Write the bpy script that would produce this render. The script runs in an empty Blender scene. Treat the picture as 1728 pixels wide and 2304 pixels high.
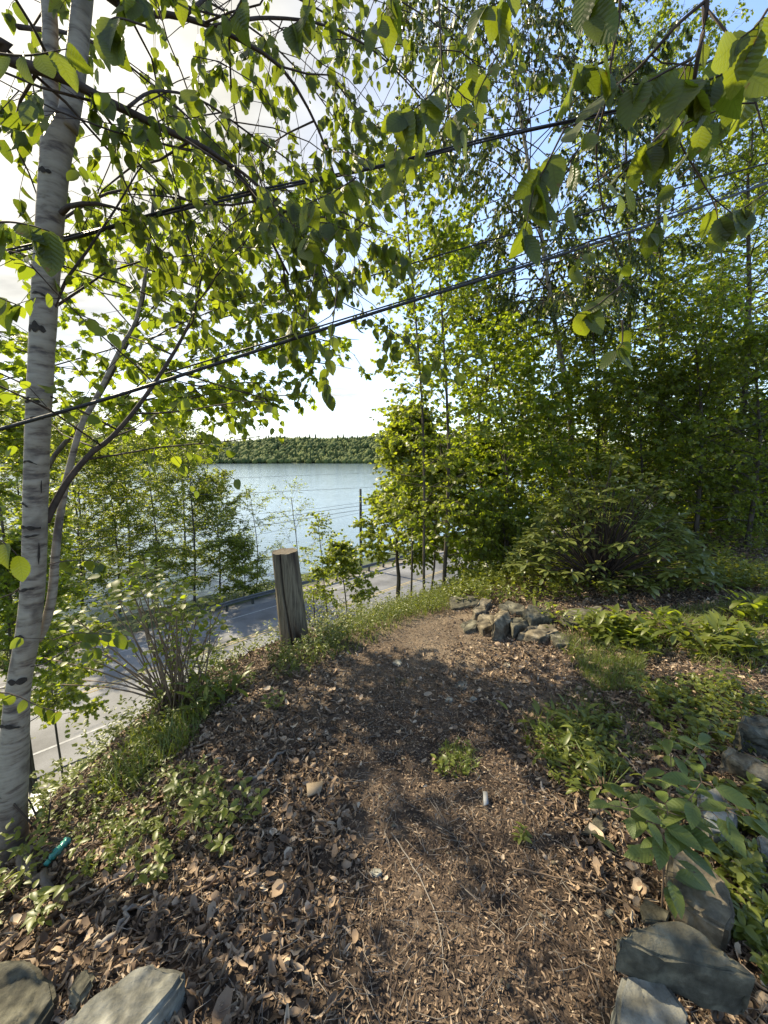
import bpy, bmesh, math, random
import numpy as np
from mathutils import Vector, noise as mnoise
R = math.radians
rng = np.random.default_rng(7)
random.seed(7)
C = bpy.context.scene.collection
scn = bpy.context.scene

# ------------------------------------------------------------ camera, light, exposure
PITCH = R(8.03); F = 865.0; EYE = 1.6
cam = bpy.data.cameras.new('camera'); co = bpy.data.objects.new('camera', cam); C.objects.link(co)
cam.sensor_fit = 'VERTICAL'; cam.sensor_height = 36.0; cam.lens = F / 2304 * 36
cam.clip_start = 0.02; cam.clip_end = 20000
co.location = (0, 0, EYE); co.rotation_euler = (R(90) - PITCH, 0, 0)
scn.camera = co
scn.render.resolution_x = 768; scn.render.resolution_y = 1024

SUN_AZ = R(-55); SUN_EL = R(42)       # azimuth from +Y, negative = to the left
sd = Vector((math.sin(SUN_AZ) * math.cos(SUN_EL), math.cos(SUN_AZ) * math.cos(SUN_EL), math.sin(SUN_EL)))
sl = bpy.data.lights.new('sun', 'SUN'); so = bpy.data.objects.new('sun', sl); C.objects.link(so)
sl.energy = 3.7; sl.angle = R(0.6); sl.color = (1.0, 0.87, 0.64)
so.rotation_euler = sd.to_track_quat('Z', 'Y').to_euler()

w = bpy.data.worlds.new('World'); scn.world = w; w.use_nodes = True
nt = w.node_tree; N = nt.nodes; L = nt.links
bg = N['Background']; bg.inputs['Strength'].default_value = 0.15
sky = N.new('ShaderNodeTexSky'); sky.sky_type = 'NISHITA'; sky.sun_disc = False
sky.sun_elevation = SUN_EL; sky.sun_rotation = SUN_AZ; sky.air_density = 0.9; sky.dust_density = 0.8; sky.ozone_density = 1.5
tc = N.new('ShaderNodeTexCoord')
sep = N.new('ShaderNodeSeparateXYZ'); L.new(tc.outputs['Generated'], sep.inputs[0])
def wm(op, a, b=None, c=None, clamp=False):
    n = N.new('ShaderNodeMath'); n.operation = op; n.use_clamp = clamp
    for i, v in enumerate((a, b, c)):
        if v is None: continue
        if isinstance(v, (int, float)): n.inputs[i].default_value = v
        else: L.new(v, n.inputs[i])
    return n.outputs[0]
zc = wm('ADD', wm('MAXIMUM', sep.outputs[2], 0.0), 0.12)
cx = wm('DIVIDE', sep.outputs[0], zc); cy = wm('DIVIDE', sep.outputs[1], zc)
cb = N.new('ShaderNodeCombineXYZ'); L.new(wm('MULTIPLY', cx, 1.0), cb.inputs[0]); L.new(wm('MULTIPLY', cy, 1.9), cb.inputs[1])
rot = N.new('ShaderNodeVectorRotate'); rot.rotation_type = 'Z_AXIS'; rot.inputs['Angle'].default_value = R(24); L.new(cb.outputs[0], rot.inputs[0])
nz = N.new('ShaderNodeTexNoise'); nz.inputs['Scale'].default_value = 0.55; nz.inputs['Detail'].default_value = 9; nz.inputs['Roughness'].default_value = 0.62; nz.inputs['Distortion'].default_value = 0.6
L.new(rot.outputs[0], nz.inputs['Vector'])
nz2 = N.new('ShaderNodeTexNoise'); nz2.inputs['Scale'].default_value = 4.5; nz2.inputs['Detail'].default_value = 6; L.new(rot.outputs[0], nz2.inputs['Vector'])
dp = N.new('ShaderNodeVectorMath'); dp.operation = 'DOT_PRODUCT'; L.new(tc.outputs['Generated'], dp.inputs[0]); gl = Vector((math.sin(R(-52)) * .76, math.cos(R(-52)) * .76, .65)); dp.inputs[1].default_value = tuple(gl)
near = wm('MULTIPLY_ADD', dp.outputs['Value'], 1.15, -0.45)         # thin cloud sheet is thicker towards the sun side
hz = wm('MULTIPLY', wm('SUBTRACT', 0.30, sep.outputs[2]), 1.1)
cov = wm('ADD', wm('MULTIPLY_ADD', nz.outputs['Fac'], 2.4, -1.25), wm('MULTIPLY_ADD', nz2.outputs['Fac'], 1.3, -0.65))
cov = wm('ADD', cov, wm('MAXIMUM', near, 0.0)); cov = wm('ADD', cov, wm('MAXIMUM', hz, 0.0), clamp=True); cov = wm('MAXIMUM', cov, wm('MULTIPLY_ADD', dp.outputs['Value'], 3.0, -1.7), clamp=True)
glow = wm('MULTIPLY_ADD', wm('POWER', wm('MAXIMUM', dp.outputs['Value'], 0.0), 12.0), 2.0, 1.7)
glow = wm('MULTIPLY', glow, wm('MULTIPLY_ADD', nz2.outputs['Fac'], 0.9, 0.5))   # forward scattering in thin cloud
cc = N.new('ShaderNodeMix'); cc.data_type = 'RGBA'
L.new(wm('MULTIPLY', cov, 0.97), cc.inputs['Factor']); L.new(sky.outputs[0], cc.inputs['A'])
cv = N.new('ShaderNodeVectorMath'); cv.operation = 'SCALE'; cv.inputs[0].default_value = (1.0, 0.96, 0.84); L.new(glow, cv.inputs['Scale'])
L.new(cv.outputs[0], cc.inputs['B']); L.new(cc.outputs['Result'], bg.inputs['Color'])

vs = scn.view_settings; vs.view_transform = 'Standard'; vs.look = 'None'; vs.gamma = 1.0; vs.exposure = 1.58
scn.cycles.use_denoising = True
scn.cycles.max_bounces = 8; scn.cycles.diffuse_bounces = 3; scn.cycles.glossy_bounces = 3; scn.cycles.transmission_bounces = 5
scn.cycles.sample_clamp_indirect = 8.0

# ------------------------------------------------------------ projection helpers
CP, SP = math.cos(PITCH), math.sin(PITCH)
def ray(px, py):
    a = (px - 864) / F; b = (1152 - py) / F
    return np.array([a, CP + b * SP, b * CP - SP])
def P(px, py, D):
    d = ray(px, py); return np.array([0, 0, EYE]) + d * (D / d[1])

# ------------------------------------------------------------ terrain
EDGE = np.array([(-1.0, -400), (-1.3, -3), (-1.5, 0), (-1.62, 1.3), (-1.78, 2.2), (-1.8, 2.9), (-1.6, 3.7), (-1.15, 4.25), (-.7, 4.75), (0.1, 5.35), (1.0, 6.2), (2.6, 7.6), (6, 9.8), (14, 15), (60, 50), (900, 700)], float)
ROADZ = -9.4; LAKEZ = -11.4
_d = ray(625, 1412); RP = (np.array([0, 0, EYE]) + _d * ((ROADZ - EYE) / _d[2]))[:2]
RU = np.array([0.71, 0.704]); RU /= np.linalg.norm(RU); RN = np.array([-RU[1], RU[0]])
def sdist(x, y):
    best = np.full(x.shape, 1e9); sg = np.ones(x.shape)
    for i in range(len(EDGE) - 1):
        a = EDGE[i]; b = EDGE[i + 1]; ab = b - a
        t = np.clip(((x - a[0]) * ab[0] + (y - a[1]) * ab[1]) / (ab @ ab), 0, 1)
        dx = x - (a[0] + t * ab[0]); dy = y - (a[1] + t * ab[1]); d = np.hypot(dx, dy)
        cr = ab[0] * (y - a[1]) - ab[1] * (x - a[0])
        m = d < best; best = np.where(m, d, best); sg = np.where(m, np.sign(cr), sg)
    return best * np.where(sg == 0, 1, sg)
def sm(a, b, x): t = np.clip((x - a) / (b - a), 0, 1); return t * t * (3 - 2 * t)
_ph = np.random.default_rng(3).uniform(0, 6.28, (40, 3))
def wob(x, y, s, k0=0, n=7):
    v = 0
    for i in range(n):
        a = _ph[k0 + i]; th = a[0]; f = s * (0.7 + 0.25 * i)
        v = v + np.sin((x * np.cos(th) + y * np.sin(th)) * f + a[1]) * np.sin((-x * np.sin(th) + y * np.cos(th)) * f * .8 + a[2])
    return v / n
def H(x, y):
    x = np.asarray(x, float); y = np.asarray(y, float)
    s = sdist(x, y); t = (x - RP[0]) * RN[0] + (y - RP[1]) * RN[1]
    z = -0.085 * np.clip(y - 1.0, 0, 5.5) - 0.012 * np.clip(y - 6.5, 0, 60) + 0.05 * np.clip(x - 1.3, 0, 6) + 0.05 * np.clip(-y, 0, 10)
    z = z + 0.12 * np.exp(-((x - 1.5) / .62) ** 2 - ((y - 4.25 - .12 * (x - 1.5)) / .30) ** 2)
    z = z - 0.26 * sm(-1.1, 0.1, s) - 0.03 * sm(-1.5, 0, -np.abs(x - 0.2)) * sm(0, 5, 5 - y)
    z = z + wob(x, y, 2.2) * 0.035 * sm(-1, 2, 8 - np.hypot(x, y)) + wob(x, y, 9, 8) * 0.012
    z = z - 0.98 * np.clip(s, 0, 400) * sm(-.2, 1.0, s + .2)
    low = np.where(t < 5.8, ROADZ - 0.03, ROADZ - 0.03 - np.clip(t - 5.8, 0, 100) * 0.22) + np.where(np.abs(t) < 5, 0, wob(x, y, .6, 16) * .25 * sm(5, 8, np.abs(t)))
    low = np.maximum(low, -15)
    z = np.maximum(z, low)
    far = sm(880, 1180, y + 0.05 * x) * (62 + 9 * np.sin(x / 170 + 1.0) + 6 * np.sin(x / 67)) * 1.0
    far = np.where(y > 860, np.minimum((y - 872 + 12 * np.sin(x / 90.)) * 0.6 - 15, LAKEZ + 2.0) + far, -50)
    z = np.maximum(z, far)
    return z
def h1(x, y): return float(H(np.array([x]), np.array([y]))[0])
def G(px, py, dmax=9.0):
    d = ray(px, py); ys = np.linspace(0.3, dmax, 900); k = ys / d[1]
    X = d[0] * k; Z = EYE + d[2] * k
    b = Z < H(X, ys); i = int(np.argmax(b)) if b.any() else len(ys) - 1
    return np.array([X[i], ys[i], float(H(X[i:i+1], ys[i:i+1])[0])])

# ------------------------------------------------------------ object helpers
def tag(o, label=None, cat=None, group=None, kind=None):
    for k, v in (('label', label), ('category', cat), ('group', group), ('kind', kind)):
        if v: o[k] = v
    return o
def thing(name, label, cat, loc=(0, 0, 0), group=None):
    o = bpy.data.objects.new(name, None); o.empty_display_size = .1; C.objects.link(o); o.location = tuple(float(v) for v in loc)
    return tag(o, label, cat, group)
class MB:
    def __init__(s): s.v = []; s.l = []; s.t = []; s.a = []; s.n = 0; s.smooth = False
    def add(s, v, loops, totals, attr=None):
        v = np.asarray(v, float).reshape(-1, 3)
        s.v.append(v); s.l.append(np.asarray(loops, np.int64) + s.n); s.t.append(np.asarray(totals, np.int32)); s.n += len(v)
        s.a.append(np.zeros((len(v), 3)) if attr is None else attr)
    def build(s, name, mat, parent=None, smooth=False):
        me = bpy.data.meshes.new(name)
        v = np.concatenate(s.v); l = np.concatenate(s.l); t = np.concatenate(s.t)
        org = np.zeros(3)
        o = bpy.data.objects.new(name, me); C.objects.link(o)
        if parent is not None: o.parent = parent; org = np.array(parent.location)
        me.vertices.add(len(v)); me.vertices.foreach_set('co', (v - org).astype(np.float32).ravel())
        me.loops.add(len(l)); me.loops.foreach_set('vertex_index', l.astype(np.int32))
        me.polygons.add(len(t)); st = np.concatenate([[0], np.cumsum(t)[:-1]])
        me.polygons.foreach_set('loop_start', st.astype(np.int32))
        at = me.attributes.new('lf', 'FLOAT_VECTOR', 'POINT'); at.data.foreach_set('vector', np.concatenate(s.a).astype(np.float32).ravel())
        me.update(calc_edges=True)
        if smooth: me.polygons.foreach_set('use_smooth', np.ones(len(t), bool))
        me.materials.append(mat)
        return o
def nrm(v): return v / np.maximum(np.linalg.norm(v, axis=-1, keepdims=True), 1e-9)
def leaves(mb, T, pos, axis, normal, scale, rnd=None):
    tv, tl, tt, uv = T; n = len(pos)
    if n == 0: return
    Y = nrm(axis); Z = nrm(normal - (normal * Y).sum(-1, keepdims=True) * Y); X = np.cross(Y, Z)
    sc = np.broadcast_to(np.asarray(scale, float), (n,))[:, None, None]
    V = (tv[None, :, 0:1] * X[:, None] + tv[None, :, 1:2] * Y[:, None] + tv[None, :, 2:3] * Z[:, None]) * sc + pos[:, None]
    k = len(tv)
    lo = (tl[None] + (np.arange(n) * k)[:, None]).ravel(); to = np.tile(tt, n)
    r = rng.random(n) if rnd is None else rnd
    A = np.zeros((n, k, 3)); A[:, :, 0] = uv[None, :, 0]; A[:, :, 1] = uv[None, :, 1]; A[:, :, 2] = r[:, None]
    mb.add(V.reshape(-1, 3), lo, to, A.reshape(-1, 3))
def tubes(mb, pts, rad, ns=5, rnd=None):           # pts (N,P,3) rad (N,P)
    pts = np.asarray(pts, float); rad = np.asarray(rad, float); n, p, _ = pts.shape
    if n == 0: return
    tg = np.gradient(pts, axis=1); tg = nrm(tg)
    ref = np.where(np.abs(tg[..., 2:3]).mean(1, keepdims=True) > 0.75, np.array([1.0, 0.13, 0]), np.array([0.05, 0, 1.0]))
    u = nrm(np.cross(tg, np.broadcast_to(ref, tg.shape))); v = np.cross(tg, u)
    th = np.arange(ns) / ns * 2 * np.pi
    V = pts[:, :, None] + rad[:, :, None, None] * (np.cos(th)[None, None, :, None] * u[:, :, None] + np.sin(th)[None, None, :, None] * v[:, :, None])
    idx = np.arange(n * p * ns).reshape(n, p, ns); a = idx[:, :-1]; b = idx[:, 1:]
    q = np.stack([a, np.roll(a, -1, 2), np.roll(b, -1, 2), b], -1).reshape(-1)
    ln = np.concatenate([np.zeros((n, 1)), np.cumsum(np.linalg.norm(np.diff(pts, axis=1), axis=2), 1)], 1)
    A = np.zeros((n, p, ns, 3)); A[..., 0] = th / 6.2832; A[..., 1] = ln[:, :, None]; A[..., 2] = rng.random((n, 1, 1)) if rnd is None else rnd
    caps = idx[:, -1].reshape(-1)
    mb.add(V.reshape(-1, 3), np.concatenate([q, caps, idx[:, 0, ::-1].reshape(-1)]), np.concatenate([np.full(len(q) // 4, 4), np.full(2 * n, ns)]), A.reshape(-1, 3))
def smooth_path(p, n):
    p = np.asarray(p, float); m = len(p); t = np.linspace(0, m - 1, n); i = np.clip(t.astype(int), 0, m - 2); f = (t - i)[:, None]
    g = lambda k: p[np.clip(k, 0, m - 1)]
    p0, p1, p2, p3 = g(i - 1), g(i), g(i + 1), g(i + 2)
    return .5 * (2 * p1 + (p2 - p0) * f + (2 * p0 - 5 * p1 + 4 * p2 - p3) * f ** 2 + (3 * p1 - p0 - 3 * p2 + p3) * f ** 3)

# ------------------------------------------------------------ leaf templates (length 1 along +Y)
def T_ovate(rows, wid, fold, curl, serr=0.0, peak=0.38, tip=1.0, twist=0.0):
    ts = np.linspace(0, 1, rows + 2); V = [(0, 0, 0)]; U = [(0, 0)]
    for i, t in enumerate(ts[1:-1]):
        tt = t / peak if t < peak else 1.0
        q_ = t ** (math.log(.5) / math.log(peak)); wv = wid * (math.sin(math.pi * q_) ** .72) * (1 - .35 * max(0, (t - .72) / .28) ** 1.2 * tip) + wid * .04
        z = curl * (t ** 2) - .0
        wl = wv * (1 + (serr if i % 2 else -serr))
        tz = twist * t
        V += [(-wl, t - (serr * .25 if i % 2 else 0), z + fold * wl + tz * wl), (0, t, z), (wl, t - (serr * .25 if i % 2 else 0), z + fold * wl - tz * wl)]
        U += [(-1, t), (0, t), (1, t)]
    V.append((0, 1.0, curl)); U.append((0, 1))
    l = []; tt = []
    l += [0, 2, 1]; l += [0, 3, 2]; tt += [3, 3]
    for r in range(rows - 1):
        a = 1 + 3 * r; b = a + 3
        l += [a, a + 1, b + 1, b, a + 1, a + 2, b + 2, b + 1]; tt += [4, 4]
    a = 1 + 3 * (rows - 1); e = len(V) - 1
    l += [a, a + 1, e, a + 1, a + 2, e]; tt += [3, 3]
    return np.array(V, float), np.array(l), np.array(tt), np.array(U, float)
def T_diamond(wid, fold=.25):
    return (np.array([(0, 0, 0), (-wid, .42, fold * wid), (0, 1, 0), (wid, .42, fold * wid)], float), np.array([0, 2, 1, 0, 3, 2]), np.array([3, 3]), np.array([(0, 0), (-1, .4), (0, 1), (1, .4)], float))
def T_maple():
    o = [(0, 0), (.22, -.06), (.34, .16), (.50, .12), (.40, .34), (.60, .52), (.34, .52), (.26, .62), (.30, .80), (.13, .74), (0, 1.02)]
    out = o + [(-a, b) for a, b in reversed(o[1:-1])]
    V = [(0, .35, -.03)] + [(a, b, .14 * abs(a) - .12 * b * b) for a, b in out]; n = len(out)
    l = []
    for i in range(n): l += [0, 1 + i, 1 + (i + 1) % n]
    U = [(a * 1.8, b) for a, b, _ in V]
    return np.array(V, float), np.array(l), np.full(n, 3), np.array(U, float)
def T_litter(curl, cup, seed, wid=.42, rows=4, cols=3):
    r = np.random.default_rng(seed); V = []; U = []
    for i in range(rows):
        t = i / (rows - 1); wv = wid * (math.sin(math.pi * (0.12 + .8 * t)) ** .8)
        for j in range(cols):
            u = (j / (cols - 1) * 2 - 1); a = u * curl
            x = wv * math.sin(a) / max(curl, .1) ; z = wv * (1 - math.cos(a)) / max(curl, .1)
            V.append((x + r.normal(0, .03), t - .5 + r.normal(0, .04), z + cup * (t - .5) ** 2 + r.normal(0, .03))); U.append((u, t))
    l = []
    for i in range(rows - 1):
        for j in range(cols - 1):
            a = i * cols + j; l += [a, a + 1, a + cols + 1, a + cols]
    return np.array(V, float), np.array(l), np.full((rows - 1) * (cols - 1), 4), np.array(U, float)
def T_blade(wid, bend, rows=3):
    V = []; U = []
    for i in range(rows):
        t = i / rows; wv = wid * (1 - t * .7)
        V += [(-wv, t * math.cos(bend * t), bend * t * t * .6), (wv, t * math.cos(bend * t), bend * t * t * .6)]; U += [(-1, t), (1, t)]
    V.append((0, math.cos(bend), bend * .6)); U.append((0, 1))
    l = []; tt = []
    for i in range(rows - 1): a = 2 * i; l += [a, a + 1, a + 3, a + 2]; tt.append(4)
    a = 2 * (rows - 1); l += [a, a + 1, a + 2]; tt.append(3)
    return np.array(V, float), np.array(l), np.array(tt), np.array(U, float)
OV_HI = [T_ovate(17, w_, fo, cu, .05, twist=tw) for w_, fo, cu, tw in ((.31, .12, -.10, 0), (.35, .3, -.3, .6), (.29, .05, .12, -.7))]
OV_MD = [T_ovate(6, w_, fo, cu, .03, twist=tw) for w_, fo, cu, tw in ((.35, .15, -.12, 0), (.31, .3, -.3, .6), (.38, .08, .15, -.5), (.29, .45, -.4, .2))]
OV_LO = [T_ovate(2, .36, .3, -.15)]
DIA = [T_diamond(.33)]
DIAN = [T_diamond(.22)]
MAP = [T_maple()]
LAN = [T_ovate(4, .15, .3, -.3, 0, .45)]
MIDL = [T_ovate(4, .23, .3, -.25, 0, .45)]
RHO = [T_ovate(5, .2, .25, -.18, 0, .55, .7)]

# ------------------------------------------------------------ materials
def mat(name):
    m = bpy.data.materials.new(name); m.use_nodes = True; return m, m.node_tree.nodes, m.node_tree.links
def leafmat(name, c1, c2, tr=(1.9, 1.7, .6), mixf=.45, rough=.42, veins=False, spec=.5):
    m, n, l = mat(name); b = n['Principled BSDF']; out = n['Material Output']
    at = n.new('ShaderNodeAttribute'); at.attribute_name = 'lf'; sp = n.new('ShaderNodeSeparateXYZ'); l.new(at.outputs['Vector'], sp.inputs[0])
    mx = n.new('ShaderNodeMix'); mx.data_type = 'RGBA'; l.new(sp.outputs[2], mx.inputs['Factor'])
    mx.inputs['A'].default_value = (*c1, 1); mx.inputs['B'].default_value = (*c2, 1); col = mx.outputs['Result']
    def mm(op, a, b_=None, c_=None):
        q = n.new('ShaderNodeMath'); q.operation = op
        for i, v in enumerate((a, b_, c_)):
            if v is None: continue
            if isinstance(v, (int, float)): q.inputs[i].default_value = v
            else: l.new(v, q.inputs[i])
        return q.outputs[0]
    if veins:
        tco = n.new('ShaderNodeTexCoord'); nb_ = n.new('ShaderNodeTexNoise'); nb_.inputs['Scale'].default_value = 70; nb_.inputs['Detail'].default_value = 3; l.new(tco.outputs['Object'], nb_.inputs['Vector'])
        mr = n.new('ShaderNodeMapRange'); l.new(nb_.outputs['Fac'], mr.inputs[0]); mr.inputs[1].default_value = .66; mr.inputs[2].default_value = .72
        bl = n.new('ShaderNodeMix'); bl.data_type = 'RGBA'; l.new(mr.outputs[0], bl.inputs['Factor']); l.new(col, bl.inputs['A']); bl.inputs['B'].default_value = (.09, .06, .025, 1); col = bl.outputs['Result']
        au = mm('ABSOLUTE', sp.outputs[0])
        fr = mm('ABSOLUTE', mm('SUBTRACT', mm('FRACT', mm('MULTIPLY_ADD', au, -1.6, mm('MULTIPLY', sp.outputs[1], 9.0))), .5))
        v1 = mm('LESS_THAN', fr, .07); v2 = mm('LESS_THAN', au, .05); vv = mm('MAXIMUM', v1, v2)
        vm = n.new('ShaderNodeMix'); vm.data_type = 'RGBA'; vm.blend_type = 'MULTIPLY'; l.new(mm('MULTIPLY', vv, .30), vm.inputs['Factor']); l.new(col, vm.inputs['A']); vm.inputs['B'].default_value = (.45, .5, .4, 1); col = vm.outputs['Result']
        bp = n.new('ShaderNodeBump'); bp.inputs['Strength'].default_value = .28; bp.inputs['Distance'].default_value = .003; l.new(mm('MULTIPLY', fr, 2.0), bp.inputs['Height']); l.new(bp.outputs[0], b.inputs['Normal'])
    l.new(col, b.inputs['Base Color']); b.inputs['Roughness'].default_value = rough; b.inputs['Specular IOR Level'].default_value = spec
    t = n.new('ShaderNodeBsdfTranslucent'); tm = n.new('ShaderNodeMix'); tm.data_type = 'RGBA'; tm.blend_type = 'MULTIPLY'; tm.inputs['Factor'].default_value = 1
    l.new(col, tm.inputs['A']); tm.inputs['B'].default_value = (*tr, 1); l.new(tm.outputs['Result'], t.inputs['Color'])
    ms = n.new('ShaderNodeMixShader'); ms.inputs[0].default_value = mixf; l.new(b.outputs[0], ms.inputs[1]); l.new(t.outputs[0], ms.inputs[2]); l.new(ms.outputs[0], out.inputs['Surface'])
    return m
def noisemat(name, cols, scale=4, rough=.85, bump=.3, bdist=.01, detail=6, stretch=None, coord='Object', pos=None, spec=.3, scale2=None):
    m, n, l = mat(name); b = n['Principled BSDF']; tcn = n.new('ShaderNodeTexCoord')
    v = tcn.outputs[coord]
    if stretch:
        mp = n.new('ShaderNodeMapping'); mp.inputs['Scale'].default_value = stretch; l.new(v, mp.inputs['Vector']); v = mp.outputs[0]
    z = n.new('ShaderNodeTexNoise'); z.inputs['Scale'].default_value = scale; z.inputs['Detail'].default_value = detail; z.inputs['Roughness'].default_value = .65; l.new(v, z.inputs['Vector'])
    r = n.new('ShaderNodeValToRGB'); l.new(z.outputs['Fac'], r.inputs[0]); e = r.color_ramp.elements
    pos = pos or list(np.linspace(.3, .72, len(cols)))
    while len(e) < len(cols): e.new(.5)
    for i, c in enumerate(cols): e[i].position = pos[i]; e[i].color = (*c, 1)
    col = r.outputs[0]
    if scale2:
        z2 = n.new('ShaderNodeTexNoise'); z2.inputs['Scale'].default_value = scale2; z2.inputs['Detail'].default_value = 4; l.new(v, z2.inputs['Vector'])
        r2 = n.new('ShaderNodeMapRange'); l.new(z2.outputs['Fac'], r2.inputs[0]); r2.inputs[1].default_value = .35; r2.inputs[2].default_value = .65; r2.inputs[3].default_value = .55; r2.inputs[4].default_value = 1.45
        vm = n.new('ShaderNodeVectorMath'); vm.operation = 'SCALE'; l.new(col, vm.inputs[0]); l.new(r2.outputs[0], vm.inputs['Scale']); col = vm.outputs[0]
    l.new(col, b.inputs['Base Color']); b.inputs['Roughness'].default_value = rough; b.inputs['Specular IOR Level'].default_value = spec
    bp = n.new('ShaderNodeBump'); bp.inputs['Strength'].default_value = bump; bp.inputs['Distance'].default_value = bdist; l.new(z.outputs['Fac'], bp.inputs['Height']); l.new(bp.outputs[0], b.inputs['Normal'])
    return m
M = {}
M['leaf_near'] = leafmat('near_leaf', (.052, .070, .014), (.090, .108, .018), tr=(2.8, 2.8, .8), mixf=.52, veins=True, rough=.45)
M['leaf_birch'] = leafmat('birch_leaf', (.060, .085, .014), (.105, .130, .020), tr=(3.0, 2.9, .8), mixf=.6)
M['leaf_dark'] = leafmat('dark_leaf', (.040, .058, .014), (.070, .092, .020), tr=(2.6, 2.4, .8), mixf=.48, rough=.35)
M['leaf_maple'] = leafmat('maple_leaf', (.090, .125, .018), (.140, .165, .022), tr=(2.8, 2.8, .8), mixf=.58)
M['leaf_yellow'] = leafmat('spring_leaf', (.125, .155, .026), (.180, .200, .036), tr=(2.4, 2.4, .7), mixf=.52)
M['leaf_wood'] = leafmat('woodland_leaf', (.088, .118, .022), (.135, .160, .030), tr=(3.0, 2.9, .8), mixf=.6)
M['leaf_rhodo'] = leafmat('leathery_leaf', (.10, .122, .032), (.150, .168, .045), tr=(2.0, 2.0, .7), mixf=.3, rough=.32, spec=.6)
M['leaf_herb'] = leafmat('herb_leaf', (.090, .118, .022), (.155, .178, .032), tr=(2.4, 2.2, .7), mixf=.45)
M['leaf_shore'] = leafmat('shore_leaf', (.095, .125, .024), (.150, .170, .032), tr=(2.9, 2.8, .8), mixf=.58)
M['grass'] = leafmat('grass_blade', (.075, .115, .022), (.140, .165, .035), tr=(1.8, 1.7, .6), mixf=.35)
def littermat():
    m, n, l = mat('dead_leaf'); b = n['Principled BSDF']
    at = n.new('ShaderNodeAttribute'); at.attribute_name = 'lf'; sp = n.new('ShaderNodeSeparateXYZ'); l.new(at.outputs['Vector'], sp.inputs[0])
    r = n.new('ShaderNodeValToRGB'); l.new(sp.outputs[2], r.inputs[0]); e = r.color_ramp.elements
    cs = [(0, (.048, .031, .019)), (.3, (.135, .090, .056)), (.6, (.26, .185, .118)), (.85, (.43, .33, .225)), (1, (.56, .46, .33))]
    while len(e) < len(cs): e.new(.5)
    for i, (p, c) in enumerate(cs): e[i].position = p; e[i].color = (*c, 1)
    l.new(r.outputs[0], b.inputs['Base Color']); b.inputs['Roughness'].default_value = .7; b.inputs['Specular IOR Level'].default_value = .25
    return m
M['litter'] = littermat()
M['soil'] = noisemat('soil', [(.022, .015, .011), (.055, .039, .027), (.12, .09, .063)], 9, .95, .8, .02, 10, scale2=1.1)
def barkmat():
    m, n, l = mat('birch_bark'); b = n['Principled BSDF']
    at = n.new('ShaderNodeAttribute'); at.attribute_name = 'lf'; sp = n.new('ShaderNodeSeparateXYZ'); l.new(at.outputs['Vector'], sp.inputs[0])
    tcn = n.new('ShaderNodeTexCoord'); mp = n.new('ShaderNodeMapping'); mp.inputs['Scale'].default_value = (9, 9, 34); l.new(tcn.outputs['Object'], mp.inputs[0])
    z = n.new('ShaderNodeTexNoise'); z.inputs['Scale'].default_value = 1.0; z.inputs['Detail'].default_value = 8; z.inputs['Roughness'].default_value = .6; z.inputs['Distortion'].default_value = .1; l.new(mp.outputs[0], z.inputs['Vector'])
    r = n.new('ShaderNodeValToRGB'); l.new(z.outputs['Fac'], r.inputs[0]); e = r.color_ramp.elements
    cs = [(.31, (.05, .04, .033)), (.40, (.13, .10, .075)), (.47, (.22, .185, .138)), (.58, (.27, .232, .175)), (.75, (.32, .275, .21))]
    while len(e) < len(cs): e.new(.5)
    for i, (p, c) in enumerate(cs): e[i].position = p; e[i].color = (*c, 1)
    mp2 = n.new('ShaderNodeMapping'); mp2.inputs['Scale'].default_value = (7, 7, 5); l.new(tcn.outputs['Object'], mp2.inputs[0])
    z2 = n.new('ShaderNodeTexNoise'); z2.inputs['Scale'].default_value = 1.0; z2.inputs['Detail'].default_value = 5; l.new(mp2.outputs[0], z2.inputs['Vector'])
    r2 = n.new('ShaderNodeMapRange'); l.new(z2.outputs['Fac'], r2.inputs[0]); r2.inputs[1].default_value = .58; r2.inputs[2].default_value = .72
    # more dark bark low on the trunk
    sz = n.new('ShaderNodeSeparateXYZ'); l.new(tcn.outputs['Object'], sz.inputs[0])
    lo = n.new('ShaderNodeMapRange'); l.new(sz.outputs[2], lo.inputs[0]); lo.inputs[1].default_value = .42; lo.inputs[2].default_value = 0.02; lo.inputs[3].default_value = 0; lo.inputs[4].default_value = 1.9
    ad = n.new('ShaderNodeMath'); ad.operation = 'ADD'; l.new(r2.outputs[0], ad.inputs[0]); 
    z3 = n.new('ShaderNodeMath'); z3.operation = 'MULTIPLY'; l.new(lo.outputs[0], z3.inputs[0]); l.new(z2.outputs['Fac'], z3.inputs[1]); l.new(z3.outputs[0], ad.inputs[1]); ad.use_clamp = True
    mx = n.new('ShaderNodeMix'); mx.data_type = 'RGBA'; l.new(ad.outputs[0], mx.inputs['Factor']); l.new(r.outputs[0], mx.inputs['A']); mx.inputs['B'].default_value = (.075, .058, .045, 1)
    l.new(mx.outputs['Result'], b.inputs['Base Color']); b.inputs['Roughness'].default_value = .7
    bp = n.new('ShaderNodeBump'); bp.inputs['Strength'].default_value = .7; bp.inputs['Distance'].default_value = .010; l.new(z.outputs['Fac'], bp.inputs['Height']); l.new(bp.outputs[0], b.inputs['Normal'])
    return m
M['birch'] = barkmat()
M['darkmark'] = noisemat('bark_scar', [(.015, .012, .01), (.05, .04, .03)], 60, .9, .6, .004)
M['bark'] = noisemat('bark', [(.030, .024, .018), (.075, .060, .045), (.13, .11, .085)], 14, .9, .7, .01, stretch=(1, 1, .25))
M['twig'] = noisemat('twig_bark', [(.030, .021, .016), (.075, .052, .038)], 30, .8, .3, .003)
M['redtwig'] = noisemat('shrub_stem', [(.10, .068, .042), (.22, .155, .10)], 30, .8, .3, .003)
M['greystem'] = noisemat('grey_stem', [(.12, .10, .08), (.26, .23, .19)], 25, .8, .4, .003)
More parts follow.
